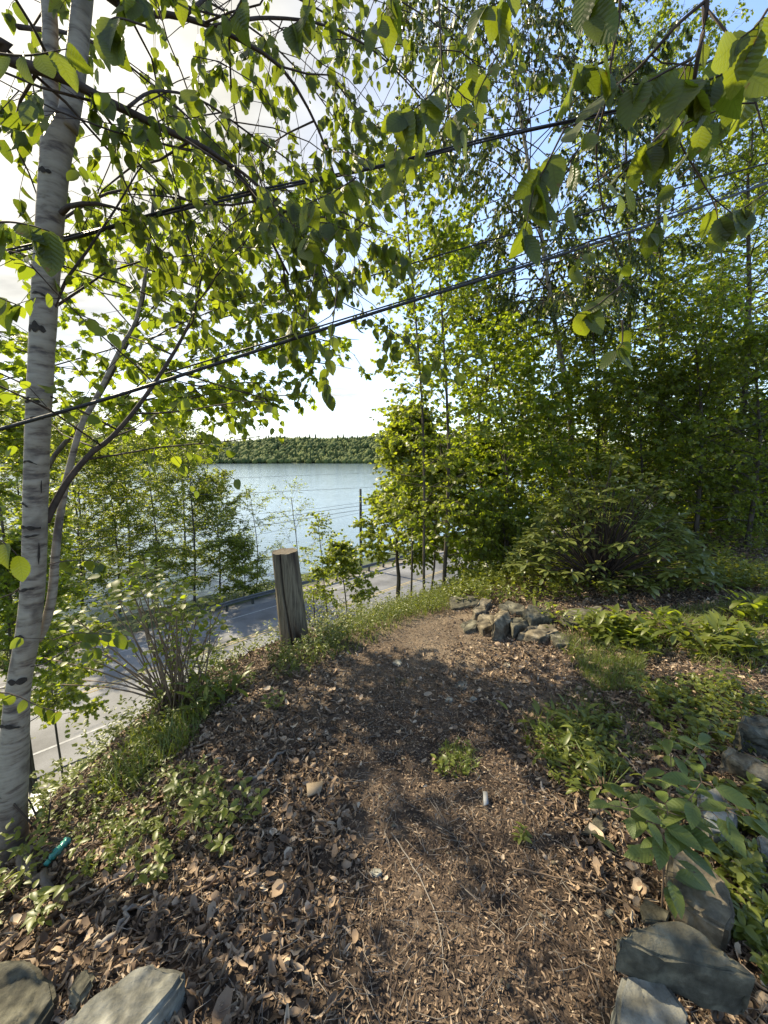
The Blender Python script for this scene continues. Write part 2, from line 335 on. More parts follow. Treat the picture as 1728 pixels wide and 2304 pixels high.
M['rock'] = noisemat('grey_rock', [(.075, .073, .057), (.165, .16, .13), (.30, .29, .24)], 9, .9, 1.0, .022, 14, scale2=13)
M['rockdark'] = noisemat('mossy_rock', [(.032, .03, .02), (.075, .07, .048), (.16, .148, .105)], 10, .9, 1.0, .022, 14, scale2=15)
M['rocktan'] = noisemat('tan_rock', [(.055, .045, .03), (.13, .108, .07), (.25, .215, .15)], 10, .9, 1.0, .022, 14, scale2=15)
M['asphalt'] = noisemat('asphalt', [(.085, .086, .087), (.118, .119, .119), (.15, .15, .148)], 30, .75, .25, .004, 8, scale2=.35, spec=.5)
M['white_paint'] = noisemat('white_line_paint', [(.20, .20, .195), (.36, .36, .345)], 6, .7, .1, .002)
M['yellow_paint'] = noisemat('yellow_line_paint', [(.22, .18, .09), (.38, .30, .14)], 6, .7, .1, .002)
M['steel'] = noisemat('weathered_steel', [(.07, .075, .08), (.14, .145, .15)], 12, .5, .2, .002)
M['wire'] = noisemat('cable_sheath', [(.008, .008, .008), (.03, .03, .03)], 60, .45, .2, .001)
M['wire2'] = noisemat('bare_wire', [(.05, .05, .05), (.10, .10, .10)], 60, .45, .2, .001)
M['pole'] = noisemat('pole_wood', [(.03, .035, .03), (.07, .07, .06)], 20, .9, .3, .003)
# ---------------------------------------------------------- ground sheet
def warp(n, c, ext): 
    u = np.linspace(-1, 1, n); a = np.arcsinh(ext / c); return c * np.sinh(a * u)
def build_ground():
    gx = warp(620, 1.6, 4500); gy = warp(620, 1.8, 4500) + 2.2
    X, Y = np.meshgrid(gx, gy); Z = H(X, Y)
    near = sm(0, 3, 9 - np.hypot(X, Y - 2)); fine = np.array([0.0])
    Z = Z + near * (wob(X, Y, 40, 20) * .006 + wob(X, Y, 17, 26) * .010)
    n, m = X.shape; idx = np.arange(n * m).reshape(n, m)
    q = np.stack([idx[:-1, :-1], idx[:-1, 1:], idx[1:, 1:], idx[1:, :-1]], -1).reshape(-1)
    t = (X - RP[0]) * RN[0] + (Y - RP[1]) * RN[1]; s = sdist(X, Y)
    green = sm(.1, .8, s + .2 * wob(X, Y, 3)) * (1 - sm(-7.5, -6.2, t)) + sm(5.6, 6.2, t)
    grav = sm(-6.8, -6.0, t) * (1 - sm(5.3, 6.0, t))
    A = np.zeros((n * m, 3)); A[:, 0] = np.clip(green, 0, 1).ravel(); A[:, 1] = np.clip(grav, 0, 1).ravel()
    path = sm(1.5, .8, np.abs(X - .2 + .25 * wob(X, Y, 2.5, 4))) * sm(5.9, 5.0, Y) * sm(2.1, 3.3, Y + .3 * wob(X, Y, 3)); A[:, 2] = path.ravel()
    mb = MB(); mb.add(np.stack([X, Y, Z], -1).reshape(-1, 3), q, np.full(len(q) // 4, 4), A)
    mt = M['soil']; nn = mt.node_tree.nodes; ll = mt.node_tree.links; b = nn['Principled BSDF']
    src = b.inputs['Base Color'].links[0].from_socket
    at = nn.new('ShaderNodeAttribute'); at.attribute_name = 'lf'; sp = nn.new('ShaderNodeSeparateXYZ'); ll.new(at.outputs['Vector'], sp.inputs[0])
    z = nn.new('ShaderNodeTexNoise'); z.inputs['Scale'].default_value = 1.6; z.inputs['Detail'].default_value = 10; tcn = nn.new('ShaderNodeTexCoord'); ll.new(tcn.outputs['Object'], z.inputs['Vector'])
    def ramp(a, c):
        r = nn.new('ShaderNodeValToRGB'); ll.new(z.outputs['Fac'], r.inputs[0]); r.color_ramp.elements[0].position = .35; r.color_ramp.elements[1].position = .65
        r.color_ramp.elements[0].color = (*a, 1); r.color_ramp.elements[1].color = (*c, 1); return r.outputs[0]
    g = ramp((.025, .04, .012), (.07, .085, .03)); gr = ramp((.16, .15, .135), (.24, .225, .20))
    cl = ramp((.095, .070, .047), (.20, .156, .107)); m0 = nn.new('ShaderNodeMix'); m0.data_type = 'RGBA'; ll.new(sp.outputs[2], m0.inputs['Factor']); ll.new(src, m0.inputs['A']); ll.new(cl, m0.inputs['B']); src = m0.outputs['Result']
    m1 = nn.new('ShaderNodeMix'); m1.data_type = 'RGBA'; ll.new(sp.outputs[0], m1.inputs['Factor']); ll.new(src, m1.inputs['A']); ll.new(g, m1.inputs['B'])
    m2 = nn.new('ShaderNodeMix'); m2.data_type = 'RGBA'; ll.new(sp.outputs[1], m2.inputs['Factor']); ll.new(m1.outputs['Result'], m2.inputs['A']); ll.new(gr, m2.inputs['B'])
    ll.new(m2.outputs['Result'], b.inputs['Base Color'])
    o = mb.build('ground', mt, smooth=True); tag(o, kind='structure')
build_ground()

def strip(name, m, t0, t1, z, a0=-120, a1=260, kind='structure', parent=None, n=160):
    a = np.linspace(a0, a1, n); mb = MB()
    p0 = RP[None] + a[:, None] * RU + t0 * RN; p1 = RP[None] + a[:, None] * RU + t1 * RN
    V = np.concatenate([np.c_[p0, np.full(n, z)], np.c_[p1, np.full(n, z)]]); i = np.arange(n - 1)
    q = np.stack([i, i + 1, i + 1 + n, i + n], -1).ravel()
    mb.add(V, q, np.full(n - 1, 4)); o = mb.build(name, m, parent)
    if parent is None: tag(o, kind=kind)
    return o
strip('road', M['asphalt'], -4.9, 4.6, ROADZ + .02)
strip('road_edge_line', M['white_paint'], 3.35, 3.47, ROADZ + .026)
strip('road_edge_line', M['white_paint'], -3.47, -3.35, ROADZ + .026)
strip('road_centre_line', M['yellow_paint'], .07, .19, ROADZ + .026)
strip('road_centre_line', M['yellow_paint'], -.19, -.07, ROADZ + .026)

# lake
def build_lake():
    m, n, l = mat('lake_water'); b = n['Principled BSDF']; b.inputs['Base Color'].default_value = (.10, .14, .15, 1); b.inputs['Roughness'].default_value = .13
    b.inputs['IOR'].default_value = 1.33
    tcn = n.new('ShaderNodeTexCoord'); mp = n.new('ShaderNodeMapping'); mp.inputs['Scale'].default_value = (.45, 1.0, 1); mp.inputs['Rotation'].default_value = (0, 0, R(15)); l.new(tcn.outputs['Object'], mp.inputs[0])
    z = n.new('ShaderNodeTexNoise'); z.inputs['Scale'].default_value = 1.6; z.inputs['Detail'].default_value = 5; l.new(mp.outputs[0], z.inputs['Vector'])
    z2 = n.new('ShaderNodeTexNoise'); z2.inputs['Scale'].default_value = .06; z2.inputs['Detail'].default_value = 4; l.new(mp.outputs[0], z2.inputs['Vector'])
    ad = n.new('ShaderNodeMath'); ad.operation = 'MULTIPLY_ADD'; l.new(z2.outputs['Fac'], ad.inputs[0]); ad.inputs[1].default_value = 2.0; l.new(z.outputs['Fac'], ad.inputs[2])
    bp = n.new('ShaderNodeBump'); bp.inputs['Strength'].default_value = .8; bp.inputs['Distance'].default_value = .07; l.new(ad.outputs[0], bp.inputs['Height']); l.new(bp.outputs[0], b.inputs['Normal'])
    mb = MB(); mb.add([(-3000, 10, LAKEZ), (3000, 10, LAKEZ), (3000, 1150, LAKEZ), (-3000, 1150, LAKEZ)], [0, 1, 2, 3], [4]); tag(mb.build('lake_water', m), kind='structure')
build_lake()

# far wood on the hill across the lake: one mass
def build_far():
    bm = bmesh.new(); bmesh.ops.create_icosphere(bm, subdivisions=2, radius=1)
    V = np.array([v.co[:] for v in bm.verts]); Fc = np.array([[v.index for v in f.verts] for f in bm.faces]); bm.free()
    mats = leafmat('far_wood', (.045, .068, .026), (.135, .155, .045), tr=(1.2, 1.2, .6), mixf=.12, rough=.8, spec=.1)
    mb = MB(); xs = []; 
    n = 13000; x = rng.uniform(-1500, 600, n); y = rng.uniform(868, 1230, n); y[:2200] = rng.uniform(866, 890, 2200); z = H(x, y); k = z > LAKEZ - 1.0; x, y, z = x[k], y[k], z[k]; n = len(x)
    con = rng.random(n) < .26; sc = rng.uniform(2.8, 7.5, n) * (1 + .45 * wob(x, y, .025, 5))
    for v in range(4):
        T = V * (1 + .6 * np.array([mnoise.noise(Vector(p * 2.3 + v * 7)) for p in V]))[:, None]; T = T + np.array([0, 0, .55])
        s = (np.arange(n) % 4 == v) & ~con; leaves(mb, (T, Fc.ravel(), np.full(len(Fc), 3), np.zeros((len(T), 2))), np.c_[x, y, z + 1][s], np.tile([0, 1.0, 0], (s.sum(), 1)), np.tile([0, 0, 1.0], (s.sum(), 1)) + rng.normal(0, .1, (s.sum(), 3)), sc[s], np.clip(rng.normal(.5, .25, s.sum()) + .45 * wob(x[s], y[s], .02), 0, 1))
    T = []; f = []; ns = 7
    for r_ in range(4):
        for j in range(ns): a = j / ns * 6.283 + r_; T += [(math.cos(a) * (.42 - .11 * r_) * (1 if j % 2 else .75), math.sin(a) * (.42 - .11 * r_), .15 + .5 * r_)]
    T.append((0, 0, 2.25)); 
    for r_ in range(3):
        for j in range(ns): a = r_ * ns + j; b_ = r_ * ns + (j + 1) % ns; f += [a, b_, b_ + ns, a, b_ + ns, a + ns]
    for j in range(ns): f += [3 * ns + j, 3 * ns + (j + 1) % ns, 4 * ns]
    T = np.array(T, float); s = con
    leaves(mb, (T, np.array(f), np.full(len(f) // 3, 3), np.zeros((len(T), 2))), np.c_[x, y, z][s], np.tile([0, 1.0, 0], (s.sum(), 1)), np.tile([0, 0, 1.0], (s.sum(), 1)), sc[s] * rng.uniform(.8, 1.9, s.sum()), rng.uniform(0, .25, s.sum()))
    o = mb.build('far_forest', mats); tag(o, 'green wooded hill across the lake', 'forest', kind='stuff')
build_far()

# ---------------------------------------------------------- trees
UP = np.array([0, 0, 1.0])
def foliate(br, rad_end, ntw, tl, nleaf, lsize, droop=.3, s0=.25, spread=.9, down=.4, nrand=.5, petiole=.0, twr=.002):
    """br (N,P,3) branch polylines -> twigs, leaf positions, axes, normals"""
    N_, P_, _ = br.shape
    s = s0 + (1 - s0) * rng.random((N_, ntw)) ** .8; f = s * (P_ - 1); i = np.clip(f.astype(int), 0, P_ - 2); fr = (f - i)[..., None]
    ii = np.arange(N_)[:, None]; A = br[ii, i]; B = br[ii, i + 1]; st = A + (B - A) * fr; d = nrm(B - A)
    side = nrm(np.cross(d, UP) + 1e-4) * np.sign(rng.random((N_, ntw, 1)) - .5)
    dr = nrm(d * .6 + side * spread * rng.uniform(.3, 1.2, (N_, ntw, 1)) + rng.normal(0, .35, (N_, ntw, 3)))
    ln = (tl * rng.uniform(.45, 1.25, (N_, ntw)) * (1.15 - .55 * s))[..., None]
    p1 = st + dr * ln * .5 + np.array([0, 0, -1]) * ln * droop * .15; p2 = p1 + nrm(dr + np.array([0, 0, -droop])) * ln * .5
    tw = np.stack([st, p1, p2], 2).reshape(-1, 3, 3)
    m = len(tw); g = rng.uniform(.15, 1.0, (m, nleaf)); g[:, 0] = 1
    a = np.where(g[..., None] < .5, tw[:, None, 0] + (tw[:, None, 1] - tw[:, None, 0]) * (g[..., None] * 2), tw[:, None, 1] + (tw[:, None, 2] - tw[:, None, 1]) * (g[..., None] * 2 - 1))
    td = nrm(tw[:, 2] - tw[:, 0])[:, None]; sd_ = nrm(np.cross(td, UP) + 1e-4) * np.where(rng.random((m, nleaf, 1)) < .5, 1, -1)
    ax = nrm(td * .5 + sd_ * .8 * (1 - down * .5) + rng.normal(0, .35, (m, nleaf, 3)) - UP * down * 1.6)
    no = nrm(UP * (1.0 - down * .6) + rng.normal(0, nrand, (m, nleaf, 3)))
    return tw, a.reshape(-1, 3), ax.reshape(-1, 3), no.reshape(-1, 3)
def branches(tr, n, f0, f1, length, elev, curve=0.0, az=None, P_=6, jit=.10):
    """branches from trunk polyline tr (K,3): returns (n,P,3)"""
    f = f0 + (f1 - f0) * (np.arange(n) + rng.random(n) * .8) / n; k = f * (len(tr) - 1); i = np.clip(k.astype(int), 0, len(tr) - 2); st = tr[i] + (tr[i + 1] - tr[i]) * (k - i)[:, None]
    ph = (np.arange(n) * 2.399 + rng.uniform(0, .8, n)) if az is None else az[0] + rng.uniform(-1, 1, n) * az[1]
    Ln = np.array([length(v) for v in (f - f0) / max(f1 - f0, 1e-6)]) * rng.uniform(.75, 1.2, n); el = np.array([elev(v) for v in (f - f0) / max(f1 - f0, 1e-6)]) + rng.normal(0, .12, n)
    d = np.stack([np.cos(ph) * np.cos(el), np.sin(ph) * np.cos(el), np.sin(el)], -1); pts = [st]
    for j in range(P_ - 1):
        d = nrm(d + rng.normal(0, jit, d.shape) + UP * curve / (P_ - 1)); pts.append(pts[-1] + d * (Ln / (P_ - 1))[:, None])
    return np.stack(pts, 1), f
def tree(name, label, cat, pts, r0, r1, nb, length, elev, leaf, lmat, lsize, bmat='bark', f0=.2, f1=1.0, curve=.2, ntw=8, tl=.5, nleaf=6, droop=.3, down=.4, spread=.9, group=None, az=None, extra=None, leafname='leaves', nrand=.5, twigs=True, brr=.35, tt=True, ns=9):
    pts = np.array(pts, float); tr = smooth_path(pts, 24); k = np.linspace(0, 1, 24)
    tr = tr + np.c_[wob(k * 9 + pts[0, 0], k, 2) * r0 * .8, wob(k * 7 + pts[0, 1], k, 2, 8) * r0 * .8, np.zeros(24)]
    rad = r0 + (r1 - r0) * k; rad[0] *= 1.35; rad[1] *= 1.1
    root = thing(name, label, cat, pts[0], group)
    mb = MB(); tubes(mb, tr[None], rad[None], ns); mb.build('trunk', M[bmat], root, smooth=True)
    br, f = branches(tr, nb, f0, f1, length, elev, curve, az)
    if extra is not None: br = np.concatenate([br, extra])
    rb = np.concatenate([brr * (r0 + (r1 - r0) * f), np.full(len(br) - len(f), r0 * brr)])
    rr = np.maximum(rb[:, None] * np.linspace(1, .25, br.shape[1])[None], .0022)
    mb = MB(); tubes(mb, br, rr, 5)
    tw, a, ax, no = foliate(br, 0, ntw, tl, nleaf, lsize, droop, .22, spread, down, nrand)
    tubes(mb, tw, np.tile(np.array([[.003, .0022, .0014]]) * max(1, lsize / .08) , (len(tw), 1)), 3); mb.build('branches', M[bmat if bmat != 'birch' else 'twig'], root, smooth=True)
    lb = MB(); kk = rng.integers(0, len(leaf), len(a))
    for j, T in enumerate(leaf): s = kk == j; leaves(lb, T, a[s], ax[s], no[s], lsize * rng.uniform(.65, 1.2, s.sum()))
    lb.build(leafname, M[lmat], root)
    return root, br
def up(px, D, py0=None, z=None):
    x = (px - 864) / F * D * 1.0; return np.array([x, D, h1(x, D)])
def path_px(*a): return [P(*p) for p in a]
dome = lambda L0: (lambda v: L0 * (.35 + .65 * math.sin(min(1, .15 + v) * math.pi) ** .7) * (1 - .55 * v))
exec_trees = []

# --- shore trees beyond the road (left), real depth about 30 m
gshore = 'trees standing on the lake shore beyond the road'
def shore(px, D, top, L0, nb, label, lm='leaf_shore', dx=0, ls=.13, **k):
    b = up(px, D); t = P(px + dx, top, D)
    return tree('shore_tree', label, 'tree', [b, b * .5 + t * .5 + np.array([.3, 0, 0]), t], k.pop('r0', .11), .02, nb, lambda v: L0 * (.7 + .35 * math.sin(v * 3)) * (1 - .12 * v ** 2), lambda v: .1 + 1.0 * v, DIA, lm, ls * 1.25, f0=k.pop('f0', .18), ntw=int(k.pop('ntw', 12) * 3), tl=1.15, nleaf=int(k.pop('nleaf', 9) * 1.7), down=.25, group=gshore, **k)[0]
shore(418, 31, 1010, 4.2, 46, 'dark spreading shore tree with the tallest crown, left of the wooden post')
shore(478, 32, 1120, 3.4, 36, 'smaller leafy shore tree just left of the wooden post, trunk by the guard rail', r0=.09)
shore(330, 33, 1030, 4.0, 40, 'bushy shore tree between the birch and the tallest shore tree', ntw=12)
shore(240, 31, 1060, 4.0, 40, 'dark shore tree close to the right side of the birch trunk')
shore(150, 29, 1000, 4.0, 40, 'shore tree seen right behind the birch trunk')
shore(565, 31, 1130, 2.0, 16, 'slim sparse shore sapling behind the top of the wooden post', r0=.05, ntw=8, nleaf=5, ls=.11)
shore(535, 30, 1240, 1.5, 18, 'low shore bush at the water edge near the guard rail', r0=.05, nleaf=8)
shore(40, 27, 1010, 4.5, 40, 'shore tree left of the birch trunk over the road', ls=.13)
shore(270, 44, 975, 5.5, 46, 'yellow-green taller shore tree standing behind the dark ones', 'leaf_yellow', ls=.17, r0=.16)
shore(400, 46, 965, 4.6, 36, 'yellow-green shore tree rising over the dark ones near the open water', 'leaf_yellow', ls=.17, r0=.16)
shore(160, 42, 960, 5.5, 46, 'yellow-green shore tree behind the leaning stem of the birch', 'leaf_yellow', ls=.17, r0=.16)
shore(20, 42, 930, 6, 46, 'yellow-green shore tree at the left edge of the view', 'leaf_yellow', ls=.17, r0=.16)
shore(655, 27, 1120, .0 + 2.2, 14, 'thin arching sapling standing in front of the lake right of the post', r0=.04, ntw=6, nleaf=4, ls=.10)

# --- yellow-green tree on the slope right of the post
gs = 'bright trees on the slope right of the wooden post'
def bank(px, py, D, toppx, top, L0, nb, label, lm='leaf_yellow', ls=.10, leaf=MAP, **k):
    b = up(px, D); t = P(toppx, top, D); mid = P((px + toppx) / 2 + k.pop('bow', 6), (py + top) / 2, D); mid[2] = (b[2] + t[2]) / 2
    return tree(k.pop('name', 'slope_tree'), label, 'tree', [b, mid, t], k.pop('r0', .06), .012, nb, k.pop('lf', dome(L0)), k.pop('el', lambda v: .1 + .6 * v), leaf, lm, ls, f0=k.pop('f0', .35), ntw=int(k.pop('ntw', 10) * 2.3), tl=k.pop('tl', .6), nleaf=int(k.pop('nleaf', 8) * 1.5), down=k.pop('down', .25), group=k.pop('group', gs), **k)[0]
bank(890, 1380, 12, 890, 1120, 1.7, 34, 'round yellow-green tree on the slope with a forked trunk beside the road', r0=.13, f0=.62)
bank(790, 1400, 14, 765, 1240, 1.4, 20, 'yellow-green tree on the slope reaching left over the lake', r0=.05, f0=.66)
bank(925, 1330, 9, 920, 930, .9, 30, 'yellow maple sapling with its top at the lake horizon', r0=.03, f0=.55)
bank(960, 1340, 10, 985, 1060, 1.7, 30, 'low bright leafy tree behind the two thin trunks', r0=.04, f0=.6, ls=.09)
bank(1060, 1330, 10, 1060, 1000, 1.8, 32, 'leafy tree behind the stone pile at the end of the path', 'leaf_maple', r0=.05, f0=.4)
bank(740, 1400, 16, 715, 1170, 2.0, 20, 'sparse pale bush over the water between the post and the utility pole', r0=.035, f0=.5, ntw=5, nleaf=4, ls=.095)
bank(700, 1420, 10, 705, 1330, .7, 16, 'sparse twiggy bush over the road just right of the post', 'leaf_wood', ls=.05, r0=.02, ntw=5, nleaf=3, leaf=OV_LO, f0=.6, tl=.4)

# --- woods on the right
gw = 'trees of the wood on the right side'
def wood(px, D, top, toppx, L0, nb, label, lm='leaf_wood', ls=.085, leaf=OV_LO, **k):
    b = up(px, D); t = P(toppx, top, D); mid = (b + t) / 2 + np.array([k.pop('bow', .15), 0, 0])
    return tree(k.pop('name', 'woodland_tree'), label, 'tree', [b, mid, t], k.pop('r0', .06), k.pop('r1', .012), nb, k.pop('lf', lambda v: L0 * (.62 + .4 * math.sin(v * 3.0)) * (1 - .25 * v)), k.pop('el', lambda v: .15 + .6 * v), leaf if D < 9.2 or leaf is MAP else DIA, lm, ls * .95, f0=k.pop('f0', .12), ntw=int(k.pop('ntw', 12) * 1.5), tl=k.pop('tl', .65), nleaf=int(k.pop('nleaf', 8) * 1.3), down=k.pop('down', .35), group=k.pop('group', gw), **k)[0]
wood(958, 7.0, 380, 905, 1.15, 44, 'thin straight maple sapling with a dark trunk, left of the pair by the stone pile', 'leaf_yellow', .075, MAP, r0=.028, f0=.25, nleaf=7, ntw=9, name='maple_sapling')
wood(1003, 7.4, 560, 985, 1.2, 40, 'darker thicker sapling, right of the pair behind the stone pile', 'leaf_maple', .08, MAP, r0=.045, f0=.2, nleaf=7, ntw=9, name='maple_sapling')
wood(1150, 8.5, 800, 1110, 1.6, 44, 'young maple with a thin trunk behind the rhododendron edge', 'leaf_maple', .085, MAP, r0=.04, f0=.15)
wood(1345, 9.5, 700, 1330, 1.8, 50, 'woodland tree rising straight behind the rhododendron', 'leaf_wood', .085)
wood(1490, 10.5, 150, 1470, 2.6, 70, 'tall dark-trunked tree with small hanging leaves near the right side', 'leaf_wood', .085, r0=.11, f0=.3, ntw=14, nleaf=9, droop=.6, down=.6)
wood(1420, 11.5, 60, 1400, 2.4, 60, 'tall airy tree with its top against the blue sky', 'leaf_maple', .08, DIA, r0=.09, f0=.35, ntw=14, nleaf=9, droop=.6, down=.6)
wood(1660, 9.5, 250, 1690, 2.4, 64, 'tall tree filling the right edge under the overhead twigs', 'leaf_wood', .085, r0=.10, f0=.25, ntw=14, nleaf=9)
wood(1580, 8.0, 720, 1560, 1.9, 56, 'dense understory tree right of the rhododendron', 'leaf_wood', .08, r0=.05)
wood(1700, 7.5, 800, 1700, 1.8, 50, 'dense understory tree at the right edge by the leafy path', 'leaf_wood', .08, r0=.05, f0=.3)
wood(1240, 9.0, 900, 1230, 1.8, 50, 'leafy understory tree between the young maple and the rhododendron', 'leaf_maple', .085, MAP, r0=.04)
wood(1440, 8.6, 880, 1430, 1.8, 50, 'low leafy understory tree directly above the rhododendron', 'leaf_wood', .085, r0=.04)
wood(1090, 10.5, 640, 1060, 1.8, 50, 'woodland maple left of the leaning birch', 'leaf_maple', .09, MAP, r0=.05, f0=.15)
wood(1620, 14, 500, 1620, 3.2, 60, 'big background tree deep in the wood on the right', 'leaf_wood', .13, DIA, r0=.12, tl=.8)
wood(1360, 15, 640, 1360, 3.2, 60, 'big background tree deep in the wood behind the birch', 'leaf_wood', .13, DIA, r0=.12, tl=.8)
wood(1180, 14, 760, 1170, 2.8, 56, 'background tree deep in the wood behind the young maple', 'leaf_wood', .13, DIA, r0=.1, tl=.8)
wood(1780, 12, 300, 1790, 3.2, 60, 'background tree just entering the right edge of the view', 'leaf_wood', .12, DIA, r0=.12, tl=.8)
for i, (px, D, tp) in enumerate(((1120, 8, 1170), (1290, 11, 1100), (1560, 10.5, 1120), (1690, 10.5, 1090), (1400, 12.5, 1100))):
    wood(px, D, tp, px + 10, 1.3, 34, ['low bush behind the left end of the stone pile', 'low bush in shade behind the rhododendron crown', 'low shady bush behind the right tip of the rhododendron', 'low shady bush at the far end of the leafy path', 'low bush deepest in the wood'][i], 'leaf_wood', .075, r0=.03, f0=.05, name='understory_bush', group='low bushes under the wood')

for i, (px, D, tp, L0, lab) in enumerate(((1530, 9.2, 900, 1.9, 'leafy understory tree over the right tip of the rhododendron'), (1620, 11, 950, 2.2, 'understory tree in the shade behind the leafy path'), (1720, 9.5, 980, 2.0, 'low wide understory tree at the right edge'), (1390, 11.5, 930, 2.2, 'understory tree deep behind the rhododendron'), (1260, 12.5, 960, 2.2, 'understory tree deep behind the leaning birch foot'), (1130, 11.5, 1000, 2.0, 'understory tree deep behind the stone pile'), (1480, 15, 900, 3.0, 'wide understory tree farthest back in the wood'), (1700, 15, 850, 3.2, 'wide tree farthest back at the right edge'))):
    wood(px, D, tp, px, L0, 52, lab, 'leaf_wood', .095, r0=.04, f0=.04, ntw=11)
# --- leaning birch in the wood with dark hanging leaves
b0 = np.array([*P(1300, 1030, 10)[:2], 0]); b0[2] = h1(b0[0], b0[1])
tr_pts = [b0, P(1285, 950, 10), P(1262, 800, 10), P(1235, 640, 9.9), P(1200, 430, 9.6), P(1160, 200, 9.3), P(1120, -60, 9.0)]
tree('birch_tree', 'pale-trunked birch with dark hanging leaves in the middle of the wood', 'tree', tr_pts, .08, .02, 105, lambda v: 2.7 * (.75 + .5 * math.sin(v * 3.1)) , lambda v: .35 + .3 * v, DIA, 'leaf_dark', .092, bmat='birch', f0=.38, ntw=26, tl=.75, nleaf=18, droop=1.4, down=.9, curve=-.8, nrand=.9, group=gw)

# --- near birch on the left (trunk, second stem, branches, scars)
def near_birch():
    base = P(18, 1890, 1.72); base[2] = h1(base[0], base[1])
    root = thing('birch_tree', 'white-barked birch with a forked trunk at the left edge of the bank', 'tree', base)
    D = 1.72; px = [(12, 1905, 112), (20, 1850, 98), (30, 1720, 82), (40, 1560, 66), (60, 1440, 62), (75, 1307, 61), (81, 1090, 60), (87, 927, 60), (98, 720, 61), (111, 521, 62), (124, 365, 66), (138, 262, 74)]
    c = np.array([P(a, b, D) for a, b, _ in px]); r = np.array([w_ / 2 / F * D for *_, w_ in px]) * .74; c[0] = c[0] - [0, 0, .12]
    n = 70; cs = smooth_path(c, n); rs = smooth_path(np.c_[r, r, r], n)[:, 0]
    ns = 28; tg = nrm(np.gradient(cs, axis=0)); u = nrm(np.cross(tg, [0, 1, 0])); v = np.cross(tg, u); th = np.arange(ns) / ns * 2 * np.pi
    rr = rs[:, None] * (1 + .035 * wob(th[None] * 1.3 + 0 * rs[:, None], cs[:, 2:3] * 5 + 0 * th[None], 2)) + .002 * wob(th[None] * 4, cs[:, 2:3] * 60, 1, 8)
    rr *= 1 + .28 * np.exp(-(np.arange(n)[:, None]) / 3.0) * np.maximum(0, np.sin(th * 3 + 1))[None]
    V = cs[:, None] + rr[..., None] * (np.cos(th)[None, :, None] * u[:, None] + np.sin(th)[None, :, None] * v[:, None])
    idx = np.arange(n * ns).reshape(n, ns); a = idx[:-1]; b = idx[1:]; q = np.stack([a, np.roll(a, -1, 1), np.roll(b, -1, 1), b], -1).ravel()
    mb = MB(); mb.add(V.reshape(-1, 3), q, np.full(len(q) // 4, 4)); 
    for pth, w0, w1 in (([(126, 300, D), (112, 180, D), (113, 60, D), (100, -120, D), (90, -500, D + .1)], 36, 30), ([(150, 290, D), (166, 190, D), (180, 60, D + .02), (196, -120, D + .05), (220, -500, D + .1)], 48, 42)):
        q_ = smooth_path([P(*p) for p in pth], 26); tubes(mb, q_[None], np.linspace(w0, w1, 26)[None] * .76 / 2 / F * D, 16)
    mb.build('trunk', M['birch'], root, smooth=True)
    st = smooth_path(path_px((84, 1440, 1.80), (103, 1400, 1.80), (118, 1334, 1.8), (127, 1225, 1.82), (138, 1144, 1.84), (154, 1062, 1.86), (184, 954, 1.9), (214, 900, 1.95), (271, 784, 2.0), (307, 717, 2.05), (330, 600, 2.1)), 40)
    mb = MB(); tubes(mb, st[None], np.linspace(10.5, 3, 40)[None] / F * 1.8, 12); mb.build('second_stem', M['birch'], root, smooth=True)
    lb = smooth_path(path_px((104, 1175, 1.75), (130, 1120, 1.78), (160, 1072, 1.8), (205, 1020, 1.84), (250, 985, 1.88), (310, 915, 1.95), (375, 820, 2.05), (415, 750, 2.15), (440, 690, 2.2), (455, 610, 2.3)), 30)
    mb = MB(); tubes(mb, lb[None], np.linspace(7.5, 2.5, 30)[None] / F * 1.85, 8)
    ot = [path_px((138, 480, 1.7), (160, 462, 1.68), (205, 458, 1.66), (240, 462, 1.7), (300, 480, 1.9)), path_px((122, 690, 1.72), (160, 610, 1.8), (230, 520, 1.9), (300, 400, 2.0), (325, 370, 2.05)), path_px((110, 700, 1.75), (200, 640, 1.9), (270, 600, 2.0), (420, 570, 2.3), (520, 600, 2.5)),
          path_px((70, 1500, 1.68), (110, 1490, 1.62), (150, 1460, 1.6), (190, 1440, 1.6), (230, 1440, 1.6)), path_px((60, 1310, 1.75), (20, 1340, 1.7), (-30, 1350, 1.7), (-80, 1330, 1.7), (-120, 1330, 1.7))]
    E = np.stack([smooth_path(o, 6) for o in ot]); wd = np.array([11, 7, 6, 3, 3]) / F * .9; tubes(mb, E, wd[:, None] * np.linspace(1, .35, 6)[None] * 1.0, 7)
    sb, _ = branches(lb, 16, .3, 1, lambda v: .8, lambda v: .3, P_=6); tubes(mb, sb, np.tile(np.linspace(.005, .002, 6), (16, 1)), 4)
    allb = np.concatenate([sb, E]); tw, a, ax, no = foliate(allb, 0, 7, .3, 4, .07, .6, .25, .8, .5, .6); tubes(mb, tw, np.tile([.002, .0016, .001], (len(tw), 1)), 3)
    mb.build('branches', M['twig'], root, smooth=True)
    l = MB(); leaves(l, OV_MD[0], a, ax, no, .052 * rng.uniform(.7, 1.25, len(a))); l.build('leaves', M['leaf_birch'], root)
